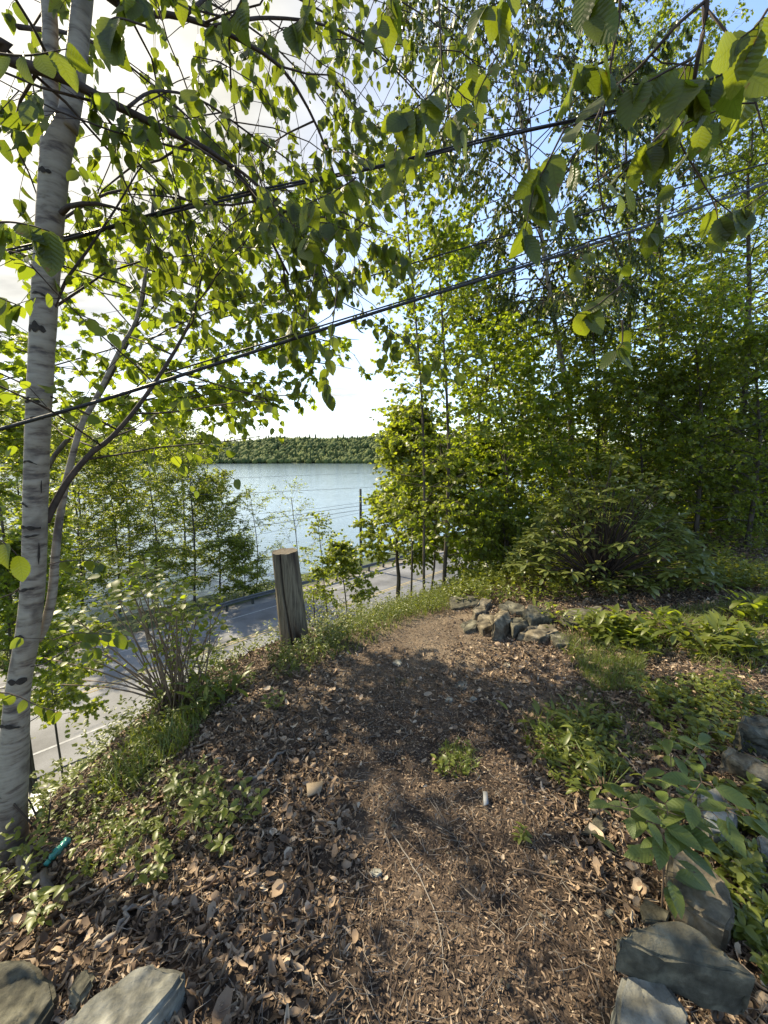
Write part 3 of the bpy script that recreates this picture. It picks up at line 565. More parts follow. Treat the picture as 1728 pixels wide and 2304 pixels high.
    # dark horizontal bark scars
    for i, (sx, sy, ww, hh) in enumerate(((88, 945, 52, 9), (86, 905, 50, 14), (84, 1040, 40, 5), (72, 1132, 26, 7), (86, 1182, 52, 10), (88, 1200, 34, 6), (72, 1320, 50, 8), (60, 1425, 34, 9), (100, 745, 44, 26), (110, 670, 40, 6), (120, 400, 40, 14), (60, 1520, 50, 16), (112, 1090, 10, 60), (105, 1240, 7, 60), (128, 560, 30, 5), (40, 1620, 55, 10), (122, 1250, 16, 20))):
        f_ = np.interp(sy, [p[1] for p in reversed(px)], [p[0] for p in reversed(px)]); w_ = np.interp(sy, [p[1] for p in reversed(px)], [p[2] for p in reversed(px)])
        if ww > 12: ww = min(ww, w_ * .96)
        m_ = 14; mb = MB(); ds = []
        for (e, s_) in ((-1, 1), (1, 1)):
            row = []
            for j in range(m_):
                tt = j / (m_ - 1) * 2 - 1; xx = np.clip((sx - f_) + tt * ww / 2, -w_ * .46, w_ * .46); th_ = (1 - tt * tt) ** .5 * hh / 2 * (.25 + .75 * abs(math.sin(j * .55 + i * 1.7))) + .2
                xx *= .8; hh_ = 1; dy = math.sqrt(max(0, 1 - (xx / (w_ * .4)) ** 2)) * w_ * .37 / F * D
                row.append(P(f_ + xx, sy + e * th_ + tt * tt * 3 - 3 * math.sin(tt * 2 + i), D) - np.array([0, dy + .0025, 0]))
            ds.append(row)
        V = np.array(ds[0] + ds[1]); ii = np.arange(m_ - 1); q = np.stack([ii, ii + 1, ii + 1 + m_, ii + m_], -1).ravel(); mb.add(V, q, np.full(m_ - 1, 4)); mb.build('bark_scar', M['darkmark'], root)
near_birch()

# --- branching maple left of centre (on the slope behind the birch)
def mid_maple():
    base = np.array([-4.85, 4.8, 0]); base[2] = h1(base[0], base[1])
    tr = [base, P(36, 1600, 4.75), P(72, 1300, 4.7), P(95, 1080, 4.6), P(200, 930, 4.6), P(300, 740, 4.6), P(330, 600, 4.7), P(350, 420, 4.8)]
    arms = [[(235, 940, 4.6), (330, 850, 4.5), (430, 810, 4.4), (540, 770, 4.3), (640, 790, 4.2), (790, 830, 4.2)], [(230, 960, 4.6), (330, 900, 4.4), (420, 875, 4.2), (500, 870, 4.1), (570, 890, 4.0), (630, 925, 4.0)],
            [(280, 800, 4.6), (380, 740, 4.4), (500, 690, 4.3), (600, 680, 4.2), (700, 730, 4.2), (800, 800, 4.2)], [(300, 740, 4.6), (390, 640, 4.5), (470, 590, 4.4), (560, 560, 4.3), (660, 590, 4.3), (760, 660, 4.3)],
            [(230, 960, 4.6), (160, 890, 4.5), (100, 820, 4.4), (40, 770, 4.4), (-40, 740, 4.4), (-120, 720, 4.4)], [(300, 740, 4.6), (230, 660, 4.4), (150, 600, 4.3), (60, 560, 4.2), (-20, 520, 4.2), (-100, 500, 4.2)],
            [(220, 980, 4.6), (300, 960, 4.3), (360, 930, 4.1), (420, 900, 4.0), (450, 880, 3.9), (490, 860, 3.9)], [(330, 600, 4.7), (430, 500, 4.6), (520, 440, 4.5), (600, 420, 4.4), (680, 440, 4.4), (740, 500, 4.4)]]
    ex = np.stack([np.array(path_px(*a)) for a in arms]); ex2 = []
    for a in ex:
        b, _ = branches(a, 10, .15, .98, lambda v: .75 * (1 - .4 * v), lambda v: .1); ex2.append(b)
    tree('maple_tree', 'spreading maple with fresh lobed leaves on the slope right of the birch', 'tree', tr, .032, .018, 12, lambda v: 1.2, lambda v: .4, MAP, 'leaf_maple', .085, f0=.5, ntw=7, tl=.42, nleaf=7, extra=np.concatenate([ex] + ex2), droop=.3, down=.35, brr=.25)
mid_maple()

# --- bright foliage left of the birch and between birch and road
bank(-10, 1400, 6.5, -20, 900, 1.5, 34, 'bright leafy tree filling the left edge behind the birch', ls=.085, r0=.04, group='bright trees on the slope close to the birch')
bank(0, 1500, 5.0, 5, 1230, .7, 26, 'small bright bush at the left edge behind the birch foot', 'leaf_maple', ls=.06, group='bright trees on the slope close to the birch', f0=.6, r0=.03)
pass

bank(60, 1470, 8.5, 100, 1180, 1.2, 26, 'leafy tree on the slope just right of the birch trunk', ls=.085, r0=.03, group='bright trees on the slope close to the birch', f0=.45)
pass
pass
# --- overhanging trees: real trunks outside the frame, limbs reaching into it
def overhang(name, label, trunk, limbs, lm, ls, leafT, sub, subL, ntw, tl, nleaf, r=.012, droop=.9, down=.9, s0=.2, nrand=.8, el=-.1, curve=-.5):
    root = thing(name, label, 'tree', trunk[0]); tr = smooth_path(trunk, 20)
    mb = MB(); tubes(mb, tr[None], np.linspace(.16, .07, 20)[None], 14); mb.build('trunk', M['bark'], root, smooth=True)
    A = []; mb = MB(); Bs = []
    for pts, r0, r1 in limbs:
        q = smooth_path([np.array(p) for p in pts], 24); tubes(mb, q[None], np.linspace(r0, r1, 24)[None], 9); A.append(smooth_path(q, 6)); 
        b, f = branches(q, sub, .18, 1, lambda v: subL, lambda v: el, curve, jit=.2); Bs.append(b); tubes(mb, b, np.tile(np.linspace(min(.006, r1 * 1.1), .0016, 6), (len(b), 1)), 5)
        br = np.concatenate(Bs + [np.stack(A)]) if A else np.concatenate(Bs)
    tw, a, ax, no = foliate(br, 0, ntw, tl, nleaf, ls, droop, s0, .8, down, nrand); d_ = np.linalg.norm(a - np.array([0, 0, EYE]), axis=1); keep = d_ > .62
    tubes(mb, tw, np.tile([.0018, .0013, .0009], (len(tw), 1)), 3); mb.build('limbs', M['twig'], root, smooth=True)
    l = MB(); kk = rng.integers(0, len(leafT), len(a))
    for j, T in enumerate(leafT): s = (kk == j) & keep; leaves(l, T, a[s] + ax[s] * .008, ax[s], no[s], ls * rng.uniform(.6, 1.25, s.sum()))
    l.build('leaves', M[lm], root, smooth=True); return root
lt = [(-3.6, 1.2, h1(-3.6, 1.2)), (-3.5, 1.2, 1.0), (-3.3, 1.25, 2.6), (-3.2, 1.3, 5.0)]
LA = [([(-3.35, 1.25, 2.3)] + path_px((-120, 100, 1.45), (0, 133, 1.5), (130, 170, 1.55), (250, 232, 1.65), (390, 300, 1.8), (480, 345, 1.95), (560, 420, 2.1), (600, 520, 2.2), (650, 620, 2.3)), .022, .006),
      ([(-3.25, 1.3, 3.3)] + path_px((0, -330, 1.7), (150, -140, 1.8), (270, 18, 1.9), (400, 36, 2.0), (520, 80, 2.1), (640, 160, 2.3), (720, 300, 2.5), (760, 420, 2.6)), .018, .005),
      (path_px((470, 340, 1.9), (560, 400, 2.05), (640, 480, 2.2), (720, 590, 2.4), (760, 700, 2.5)), .008, .003),
      (path_px((290, 240, 1.65), (350, 205, 1.8), (450, 225, 2.0), (560, 300, 2.2), (680, 390, 2.5), (750, 520, 2.7)), .006, .003),
      (path_px((480, 60, 2.05), (600, 40, 2.3), (740, 60, 2.6), (860, 130, 3.0), (960, 240, 3.3), (1000, 330, 3.4)), .009, .003),
      (path_px((420, 30, 2.0), (560, -60, 2.4), (760, -60, 2.8), (930, 20, 3.2), (1060, 120, 3.5)), .009, .003),
      (path_px((250, -60, 2.6), (420, -20, 3.0), (600, 90, 3.2), (720, 220, 3.4), (820, 380, 3.5)), .009, .003),
      (path_px((500, -100, 3.4), (640, -20, 3.8), (780, 60, 4.0), (900, 160, 4.2), (1000, 280, 4.3), (1060, 380, 4.3)), .009, .003),
      (path_px((600, -160, 3.8), (800, -80, 4.2), (960, -10, 4.6), (1080, 80, 4.8), (1150, 180, 5.0)), .009, .003),
      (path_px((130, 500, 2.3), (260, 430, 2.5), (400, 440, 2.8), (520, 520, 3.0), (640, 640, 3.1), (700, 720, 3.1)), .008, .003),
      (path_px((40, 60, 1.6), (200, 90, 2.2), (330, 180, 2.6), (460, 300, 2.9), (560, 420, 3.0)), .008, .003)]
overhang('broadleaf_tree', 'tree whose arching limbs reach in from the upper left edge, hung with oval toothed leaves', lt, LA, 'leaf_near', .068, OV_MD, 12, .8, 6, .26, 5)
rt = [(2.3, -.4, h1(2.3, -.4)), (2.25, -.3, 1.2), (2.1, -.2, 2.6), (1.9, 0, 4.5)]
LB = [([(2.12, -.15, 2.5)] + path_px((1728, -420, 1.0), (1600, -160, 1.02), (1590, 20, 1.05), (1570, 130, 1.05), (1555, 210, 1.1), (1525, 260, 1.1), (1460, 330, 1.1), (1390, 400, 1.15)), .008, .0022),
      (path_px((1590, 0, 1.05), (1520, 60, 1.05), (1440, 150, 1.1), (1370, 210, 1.15), (1330, 290, 1.15), (1260, 400, 1.2), (1225, 480, 1.2)), .004, .0018),
      (path_px((1395, -80, 1.1), (1394, 30, 1.12), (1375, 140, 1.15), (1360, 240, 1.2), (1342, 330, 1.3), (1350, 430, 1.35), (1370, 520, 1.4), (1400, 600, 1.5)), .004, .0018),
      (path_px((1590, 20, 1.05), (1640, 80, 1.0), (1680, 150, .98), (1700, 230, .95), (1720, 300, .95)), .003, .0015),
      (path_px((1520, 250, 1.1), (1530, 320, 1.1), (1570, 390, 1.12), (1600, 440, 1.12), (1660, 490, 1.1)), .0025, .0014),
      (path_px((985, -60, 1.3), (990, 60, 1.3), (995, 150, 1.3), (1010, 220, 1.3), (1030, 250, 1.3)), .003, .0015),
      (path_px((990, 140, 1.3), (965, 190, 1.28), (950, 260, 1.28)), .002, .0012)]
overhang('broadleaf_tree', 'tree whose thin dark drooping twigs come in from the upper right edge, nearest the viewer', rt, LB, 'leaf_near', .068, OV_HI, 2, .16, 2, .1, 2, s0=.35)

# --- hand-placed close leaf clusters of the same trees: hanging leaf sprays
def spray(label, pts, n, ls, r=.0016, seed=0, lm='leaf_near', dn=1.0):
    q = smooth_path(path_px(*pts), 10); root = thing('leafy_twig', label, 'twig', q[0], 'close hanging sprays of toothed leaves')
    mb = MB(); tubes(mb, q[None], np.linspace(r * 1.6, r * .6, 10)[None], 5); mb.build('stem', M['twig'], root, smooth=True)
    t = np.linspace(.25, 1, n) * 9; i = np.clip(t.astype(int), 0, 8); a = q[i] + (q[i + 1] - q[i]) * (t - i)[:, None]; rr = np.random.default_rng(seed)
    ax = nrm(np.c_[rr.normal(0, .45, n), rr.normal(0, .3, n), -np.full(n, dn) * rr.uniform(.6, 1.1, n)]); no = nrm(np.c_[rr.normal(0, .5, n), -np.ones(n) * rr.choice([1, 1, .3], n), rr.normal(.25, .4, n)])
    l = MB(); 
    for j in range(3): s = np.arange(n) % 3 == j; leaves(l, OV_HI[j], a[s], ax[s], no[s], ls * rr.uniform(.7, 1.15, s.sum()), rr.random(s.sum()))
    l.build('leaves', M[lm], root, smooth=True)
S = [('spray of three big leaves hanging at the top near the right tree crown', [(1320, -60, .85), (1330, 0, .85), (1328, 40, .85)], 4, .085), ('big serrated leaf pair hanging left of the long drooping twig', [(1380, 130, .9), (1330, 150, .9), (1290, 160, .9)], 5, .095),
     ('row of large leaves hanging under the upper cable', [(1560, 130, .9), (1500, 160, .9), (1440, 190, .9), (1400, 180, .9)], 6, .10), ('large leaves hanging in the top right corner', [(1728, 20, .8), (1700, 60, .8), (1660, 90, .8)], 6, .09),
     ('dense bunch of large leaves at the right edge below the corner', [(1700, 140, .9), (1640, 160, .9), (1590, 180, .9), (1540, 180, .9)], 9, .10), ('tall hanging column of dark leaves right of the image centre', [(1270, 290, 1.0), (1230, 370, 1.0), (1200, 430, 1.0), (1180, 530, 1.0)], 13, .085),
     ('small leaf spray hanging alone in front of the pale birch trunk', [(1400, 640, 1.1), (1340, 690, 1.1), (1300, 705, 1.1)], 5, .085), ('lowest hanging leaf trio on the long drooping twig', [(1400, 720, 1.1), (1400, 770, 1.1), (1385, 790, 1.1)], 4, .075),
     ('leaf bunch under the middle of the upper cable at right', [(1560, 250, 1.0), (1500, 310, 1.0), (1450, 340, 1.0)], 9, .085), ('leaf bunch on the right edge at the level of the lower cable', [(1728, 430, 1.0), (1670, 470, 1.0), (1620, 490, 1.0)], 9, .08),
     ('dark pair of leaves hanging left of the lower cable crossing', [(800, 400, 1.1), (770, 420, 1.1), (690, 460, 1.1)], 8, .075), ('cluster of drooping leaves over the middle of the view', [(820, 500, 1.2), (790, 520, 1.2), (720, 500, 1.2), (680, 560, 1.2)], 12, .078),
     ('group of leaves hanging at the middle of the upper cable', [(990, 190, 1.1), (940, 240, 1.1), (900, 260, 1.1)], 9, .09), ('single broad leaves in the top middle', [(1160, -60, 1.1), (1130, 0, 1.1), (1080, 20, 1.1)], 6, .09),
     ('big ribbed leaves at the left edge in front of the birch', [(-60, 520, .75), (0, 500, .75), (60, 505, .75), (110, 520, .75)], 6, .075), ('pale leaf bunch crossing the birch trunk near the top', [(-10, 120, .9), (60, 125, .9), (150, 110, .9)], 5, .075),
     ('leaves hanging just right of the birch fork', [(330, 60, 1.0), (260, 40, 1.0), (230, 70, 1.0), (270, 90, 1.0)], 7, .10), ('row of leaves beside the birch trunk halfway down', [(110, 1270, 1.5), (150, 1262, 1.5), (210, 1262, 1.5), (240, 1275, 1.5)], 8, .065),
     ('row of leaves beside the lower birch trunk', [(120, 1440, 1.4), (160, 1425, 1.4), (210, 1425, 1.4), (265, 1430, 1.4)], 8, .065), ('big dark leaf crossing the birch trunk low down', [(-60, 1200, .9), (0, 1215, .9), (40, 1250, .9)], 3, .09),
     ('leaves crossing the foot of the birch trunk', [(-60, 1560, 1.1), (20, 1560, 1.1), (90, 1590, 1.1), (130, 1600, 1.1)], 7, .065), ('leaf spray in front of the birch at the left edge', [(-60, 640, .95), (0, 670, .95), (50, 690, .95)], 5, .075),
     ('light leaf spray hanging over the lower cable in the middle', [(1120, 120, 1.2), (1090, 180, 1.2), (1060, 240, 1.2)], 5, .07), ('leaf spray high above the maple left of centre', [(560, -40, 1.2), (520, 40, 1.2), (470, 60, 1.2)], 6, .085),
     ('leaf spray at the top between the two hanging twigs', [(900, -60, 1.2), (880, 0, 1.2), (840, 60, 1.2)], 7, .085), ('leaf spray hanging above the middle cable end', [(700, -40, 1.2), (690, 30, 1.2), (650, 60, 1.2)], 7, .08),
     ('leaf spray drooping to the maple leaves in the centre left', [(760, 640, 1.6), (745, 760, 1.6), (735, 850, 1.6), (740, 890, 1.6)], 10, .07)]
for i, (lab, pts, n, ls) in enumerate(S): spray(lab, pts, n, ls * .88, seed=i + 20)

# ---------------------------------------------------------- cables
def cable(name, label, pts, r, m='wire', group=None, strands=1, tw=.0):
    q = smooth_path(path_px(*pts), 60); e0 = q[0] + (q[0] - q[1]) * 30; e1 = q[-1] + (q[-1] - q[-2]) * 30; q = np.concatenate([[e0], q, [e1]])
    mb = MB()
    if strands == 1: tubes(mb, q[None], np.full((1, len(q)), r), 8)
    else:
        tg = nrm(np.gradient(q, axis=0)); u = nrm(np.cross(tg, UP)); v = np.cross(u, tg); s = np.arange(len(q))
        for k in range(strands):
            a = s * tw + k * 6.283 / strands; rr = r * (1.0 + .35 * np.sin(s * .21 + k * 2))
            tubes(mb, (q + (np.cos(a) * rr)[:, None] * u + (np.sin(a) * rr)[:, None] * v)[None], np.full((1, len(q)), r * .72), 7)
    o = mb.build(name, M[m], smooth=True); tag(o, label, 'cable', group)
cable('cable_bundle', 'thick upper bundle of black cables crossing behind the hanging leaves', [(-60, 585, 1.9), (161, 535, 1.9), (430, 465, 2.0), (864, 372, 2.5), (1150, 302, 2.5), (1400, 248, 2.5), (1550, 222, 2.5), (1790, 165, 2.5)], .0068, strands=3, tw=.16)
cable('power_cable', 'thick lower black cable passing in front of the birch trunk', [(-60, 985, 1.5), (0, 966, 1.52), (270, 888, 1.6), (560, 795, 1.75), (864, 697, 1.95), (1202, 592, 2.2), (1480, 500, 2.45), (1728, 411, 2.7), (1790, 388, 2.75)], .0072)
cable('power_cable', 'second strand running close along the lower black cable at right', [(864, 690, 1.97), (1202, 586, 2.22), (1480, 491, 2.47), (1728, 402, 2.72), (1790, 379, 2.77)], .0035)
cable('overhead_wire', 'thin dark wire between the two thick cables', [(-60, 872, 5), (0, 857, 5), (495, 716, 5), (864, 612, 5), (1030, 562, 5), (1510, 427, 5), (1790, 350, 5)], .009)
def rd(px, t):                            # depth of a pixel column on the vertical plane at offset t from the centre line
    a = (px - 864) / F; return (t + RP[0] * RN[0] + RP[1] * RN[1]) / (a * RN[0] + RN[1])
GWI = 'roadside wires in front of the lake'
def rwire(label, pts, r): 
    q = [(px, py, rd(px, 6.3)) for px, py in pts]; mb = MB(); qq = smooth_path(path_px(*q), 30); qq = np.concatenate([[qq[0] + (qq[0] - qq[1]) * 6], qq, [qq[-1] + (qq[-1] - qq[-2]) * 6]]); tubes(mb, qq[None], np.full((1, 32), r), 5); tag(mb.build('roadside_wire', M['wire2'], smooth=True), label, 'wire', GWI)
rwire('topmost thin wire across the lake water', [(200, 1084), (516, 1076), (700, 1069), (906, 1061), (1100, 1052)], .011)
rwire('second thin wire from the top across the lake water', [(200, 1122), (508, 1111), (700, 1103), (848, 1095), (1100, 1078)], .013)
rwire('third wire across the lake, faint above the dark pair', [(200, 1196), (548, 1159), (700, 1146), (809, 1131), (1100, 1092)], .012)
rwire('fourth wire across the lake, upper of the dark pair', [(150, 1220), (400, 1192), (620, 1165), (812, 1138), (1100, 1100)], .02)
rwire('fifth wire across the lake, lower of the dark pair', [(150, 1239), (422, 1207), (620, 1178), (812, 1147), (1100, 1105)], .022)
rwire('lowest pale wire across the shore trees', [(150, 1275), (400, 1233), (600, 1199), (780, 1160), (1100, 1095)], .012)
pd = rd(811, 6.3); pb = P(811, 1100, pd); root = thing('utility_pole', 'dark roadside pole standing in front of the lake', 'pole', (pb[0], pb[1], h1(pb[0], pb[1])))
mb = MB(); tubes(mb, np.array([[(pb[0], pb[1], root.location.z - .3), (pb[0], pb[1], -4), (pb[0], pb[1], pb[2])]]), np.array([[.15, .13, .11]]), 12); mb.build('pole_shaft', M['pole'], root, smooth=True)
for py in (1132, 1140, 1149): mb = MB(); z = P(811, py, pd)[2]; c = np.array([pb[0], pb[1] - .12, z]); tubes(mb, np.array([[c, c + [0, -.12, 0]]]), np.array([[.05, .04]]), 7); mb.build('insulator', M['steel'], root)

# guard rail along the far side
def guard():
    s0, s1 = -3.6, 34; org = RP + RU * s0 + RN * 5.0
    root = thing('guard_rail', 'weathered steel guard rail along the lake side of the road', 'guard rail', (org[0], org[1], ROADZ - .03))
    prof = [(-.02, .44), (.04, .48), (.04, .54), (-.03, .58), (-.03, .62), (.04, .66), (.04, .72), (-.02, .76)]
    prof = prof + [(a - .012, b) for a, b in reversed(prof)]; n = len(prof); ss = np.linspace(s0, s1, 40); V = []
    for s in ss:
        dr = max(0, (s0 + 2.5 - s)) * .12
        for a, b in prof: p = RP + RU * s + RN * (5.0 - a + dr * .5); V.append((p[0], p[1], ROADZ + b - dr))
    i = np.arange(len(ss) - 1)[:, None] * n; j = np.arange(n)[None]; q = np.stack([i + j, i + (j + 1) % n, i + n + (j + 1) % n, i + n + j], -1).ravel()
    mb = MB(); mb.add(V, q, np.full(len(q) // 4, 4)); mb.build('rail', M['steel'], root)
    for s in np.arange(s0 + .4, s1, 2.0):
        p = RP + RU * s + RN * 5.16; mb = MB(); x0 = p; V = []
        for a, b in ((-.075, -.09), (.075, -.09), (.075, .09), (-.075, .09)):
            for z in (-.2, .72): w_ = x0 + RU * a + RN * b; V.append((w_[0], w_[1], ROADZ + z))
        mb.add(V, [0, 2, 3, 1, 2, 4, 5, 3, 4, 6, 7, 5, 6, 0, 1, 7, 1, 3, 5, 7], [4] * 5); mb.build('rail_post', M['pole'], root)
guard()

# ---------------------------------------------------------- wooden post
def post():
    D = 4.0; bx, tx = 668, 640; b = P(bx, 1490, D); t = P(tx, 1240, D); gz = h1(b[0], b[1]); 
    root = thing('wooden_post', 'weathered grey wooden post with a long crack, standing at the bank edge', 'post', (b[0], b[1], gz))
    n, ns = 90, 120; k = np.linspace(0, 1, n)[:, None]; th = (np.arange(ns) / ns * 2 * np.pi)[None]
    cx = b[0] + (t[0] - b[0]) * k; cz0 = gz - .15; z = cz0 + (t[2] - cz0) * k + 0 * th
    r0 = 31.5 / F * D; r = r0 * (1.06 - .14 * k) + 0 * th
    face = lambda a: np.angle(np.exp(1j * (th - a)))          # angle from direction a ; -pi/2 faces the camera
    r = r + .0035 * np.sin(th * 23 + np.sin(k * 5) * 1.2) * (0.6 + .4 * np.sin(th * 5)) + .002 * np.sin(th * 51 + k * 2)
    crack = -math.pi / 2 - .05 + .12 * np.sin(k * 5 + 1) ; d = np.angle(np.exp(1j * (th - crack))); r = r - .05 * np.exp(-(d / .045) ** 2) * sm(.04, .12, k) * (1 - .8 * sm(.9, 1, k))
    rot = np.exp(-((face(-math.pi / 2 + .62) / .42) ** 2)) * sm(.46, .22, k) * (.75 + .25 * np.sin(th * 9 + k * 20)); r = r - .055 * rot
    r = r - .008 * np.exp(-(face(-math.pi + .18) / .28) ** 2) * sm(.55, .75, k)
    r = r - .006 * np.exp(-(face(-.3) / .2) ** 2) * sm(.6, .8, k)
    z = z + (k ** 40) * (.006 * np.cos(th - .5) + .003 * np.sin(th * 7))
    X = cx + r * np.cos(th); Y = b[1] + r * np.sin(th); V = np.stack([X, Y, z], -1)
    dark = np.clip(.9 * rot + sm(.85, 1.0, k) * (.35 + .4 * np.sin(th * 6)) * .8 + .8 * np.exp(-(d / .07) ** 2) * sm(.04, .12, k) + sm(.22, .05, k) * .8, 0, 1)
    dark = np.clip(dark + .8 * np.exp(-(face(-math.pi + .18) / .22) ** 2) * sm(.55, .75, k) + .8 * np.exp(-(face(-.45) / .22) ** 2) * sm(.62, .85, k), 0, 1)
    idx = np.arange(n * ns).reshape(n, ns); a = idx[:-1]; b_ = idx[1:]; q = np.stack([a, np.roll(a, -1, 1), np.roll(b_, -1, 1), b_], -1).ravel()
    A = np.zeros((n, ns, 3)); A[..., 0] = dark; A[..., 1] = th / 6.283; A[..., 2] = k
    m, nn, l = mat('weathered_wood'); bs = nn['Principled BSDF']; at = nn.new('ShaderNodeAttribute'); at.attribute_name = 'lf'; sp = nn.new('ShaderNodeSeparateXYZ'); l.new(at.outputs['Vector'], sp.inputs[0])
    tcn = nn.new('ShaderNodeTexCoord'); mp = nn.new('ShaderNodeMapping'); mp.inputs['Scale'].default_value = (55, 55, 2.6); l.new(tcn.outputs['Object'], mp.inputs[0])
    z_ = nn.new('ShaderNodeTexNoise'); z_.inputs['Scale'].default_value = 1; z_.inputs['Detail'].default_value = 8; z_.inputs['Roughness'].default_value = .7; l.new(mp.outputs[0], z_.inputs['Vector'])
    rp = nn.new('ShaderNodeValToRGB'); l.new(z_.outputs['Fac'], rp.inputs[0]); e = rp.color_ramp.elements
    for i, (p_, c) in enumerate([(.33, (.03, .022, .013)), (.48, (.125, .10, .06)), (.72, (.23, .19, .12))]):
        if i > 1: e.new(.5)
        e[i].position = p_; e[i].color = (*c, 1)
    mx = nn.new('ShaderNodeMix'); mx.data_type = 'RGBA'; l.new(sp.outputs[0], mx.inputs['Factor']); l.new(rp.outputs[0], mx.inputs['A']); mx.inputs['B'].default_value = (.022, .012, .008, 1); l.new(mx.outputs['Result'], bs.inputs['Base Color'])
    bs.inputs['Roughness'].default_value = .85; bp = nn.new('ShaderNodeBump'); bp.inputs['Strength'].default_value = .9; bp.inputs['Distance'].default_value = .006; l.new(z_.outputs['Fac'], bp.inputs['Height']); l.new(bp.outputs[0], bs.inputs['Normal'])
    mb = MB(); mb.add(V.reshape(-1, 3), q, np.full(len(q) // 4, 4), A.reshape(-1, 3)); mb.build('post_shaft', m, root, smooth=True)
    ct = V[-1].mean(0); rings = [V[-1] * (1 - f) + ct * f - np.array([0, 0, .006 * (f > 0)]) for f in (0, .12, .5, .95)]; W = np.stack(rings); idx = np.arange(4 * ns).reshape(4, ns); a = idx[:-1]; b_ = idx[1:]; q = np.stack([a, np.roll(a, -1, 1), np.roll(b_, -1, 1), b_], -1).ravel()
    A = np.zeros((4, ns, 3)); A[..., 0] = .45
    mb = MB(); mb.add(W.reshape(-1, 3), np.concatenate([q, idx[-1]]), np.concatenate([np.full(len(q) // 4, 4), [ns]]), A.reshape(-1, 3)); mb.build('top_cut', m, root)
post()
lg = MB(); q = smooth_path([P(640, 1405, 4.5), P(700, 1420, 4.5), P(790, 1428, 4.6), P(860, 1410, 4.8)], 14); tubes(lg, q[None], np.linspace(.05, .04, 14)[None], 10); tag(lg.build('fallen_log', M['greystem'], smooth=True), 'old grey log lying in weeds at the foot of the wooden post', 'log')

# ---------------------------------------------------------- rocks
def rock(label, top, thick, m, expand=1.06, deep=None, tilt=0, group=None, zs=None, base=None, seed=0, sub=3, disp=.012, name='rock', bev=.012):
    """top: pixel outline of the upper face; world points on the plane(s) zs above the ground"""
    rr_ = np.random.default_rng(seed + 500); zs = zs if zs is not None else [thick * (1 + tilt * rr_.normal()) for _ in top]; c0 = G(*np.mean(np.array(top), 0)) if base is None else G(*base); gz = c0[2]; pts = []
    for (px, py), z in zip(top, zs):
        d = ray(px, py); k = (gz + z - EYE) / d[2]; pts.append(np.array([0, 0, EYE]) + d * k)
    pts = np.array(pts); c = pts.mean(0); low = (pts - c) * [expand, expand, 1] + c; low[:, 2] = (gz - .06) if deep is None else pts[:, 2] - deep
    bm = bmesh.new()
    for p in np.concatenate([pts, low]): bm.verts.new(Vector(p - c0))
    bmesh.ops.convex_hull(bm, input=bm.verts[:]); 
    for v in [v for v in bm.verts if not v.link_faces]: bm.verts.remove(v)
    bmesh.ops.dissolve_limit(bm, angle_limit=R(12), verts=bm.verts[:], edges=bm.edges[:])
    bmesh.ops.bevel(bm, geom=bm.edges[:] + bm.verts[:], offset=bev, segments=2, affect='EDGES', clamp_overlap=True)
    bmesh.ops.triangulate(bm, faces=bm.faces[:]); size = max(np.ptp(pts[:, 0]), np.ptp(pts[:, 1]), .05)
    for _ in range(7):
        es = [e for e in bm.edges if e.calc_length() > size / 22]
        if not es: break
        bmesh.ops.subdivide_edges(bm, edges=es, cuts=1); bmesh.ops.triangulate(bm, faces=[f for f in bm.faces if len(f.verts) > 3])
    bm.normal_update()
    for v in bm.verts:
        p = v.co / size; n_ = mnoise.fractal(p * 3.2 + Vector((seed * 5.1, 0, 0)), 1.0, 2.1, 6) ; st = mnoise.noise(Vector((p.x * 1.5, p.y * 1.5, p.z * 14)) + Vector((seed, 3, 0)))
        cr = 1 - abs(mnoise.noise(p * 2.3 + Vector((0, seed * 3.3, 0)))) * 9; v.co += v.normal * size * (disp * 2.2 * n_ + disp * .8 * st - disp * 1.6 * max(0, cr))
    me = bpy.data.meshes.new(name); bm.to_mesh(me); bm.free(); me.materials.append(M[m]); o = bpy.data.objects.new(name, me); C.objects.link(o); o.location = tuple(c0); me.polygons.foreach_set('use_smooth', np.ones(len(me.polygons), bool))
    try: me.set_sharp_from_angle(angle=R(38))
    except Exception: pass
    return tag(o, label, 'rock', group)
rock('large flat grey rock at the bottom left', [(135, 2304), (200, 2240), (300, 2175), (352, 2160), (418, 2185), (395, 2225), (345, 2265), (310, 2304), (280, 2360), (150, 2360)], .13, 'rock', 1.12, seed=1)
rock('rounded dull rock in the bottom left corner', [(-60, 2160), (0, 2150), (62, 2153), (118, 2205), (128, 2240), (95, 2275), (60, 2340), (-60, 2340)], .12, 'rockdark', 1.15, seed=2)
rock('small brown-grey stone between the two bottom left rocks', [(150, 2230), (180, 2175), (205, 2172), (215, 2200), (175, 2260)], .06, 'rockdark', 1.2, seed=3)
rock('big dark slab resting on other rocks at the bottom right', [(1385, 2108), (1420, 2090), (1470, 2070), (1530, 2072), (1590, 2100), (1655, 2150), (1702, 2200), (1690, 2215), (1600, 2190), (1480, 2150)], .30, 'rockdark', .98, deep=.12, zs=[.27, .28, .27, .26, .25, .24, .22, .20, .23, .26], base=(1520, 2230), seed=4, disp=.012)
rock('pale lichen-covered rock under the dark slab, bottom right', [(1378, 2304), (1385, 2230), (1405, 2185), (1440, 2240), (1475, 2195), (1500, 2205), (1560, 2290), (1560, 2360), (1378, 2360)], .16, 'rock', 1.1, seed=5)
rock('long tan slab behind the leafy seedling at right', [(1508, 1890), (1545, 1890), (1640, 1985), (1655, 2060), (1640, 2095), (1560, 2050), (1505, 2005)], .12, 'rocktan', 1.02, seed=6)
rock('mossy boulder half hidden by seedling leaves at right', [(1570, 1780), (1620, 1765), (1660, 1830), (1655, 1880), (1600, 1875), (1570, 1820)], .1, 'rock', 1.05, seed=7)
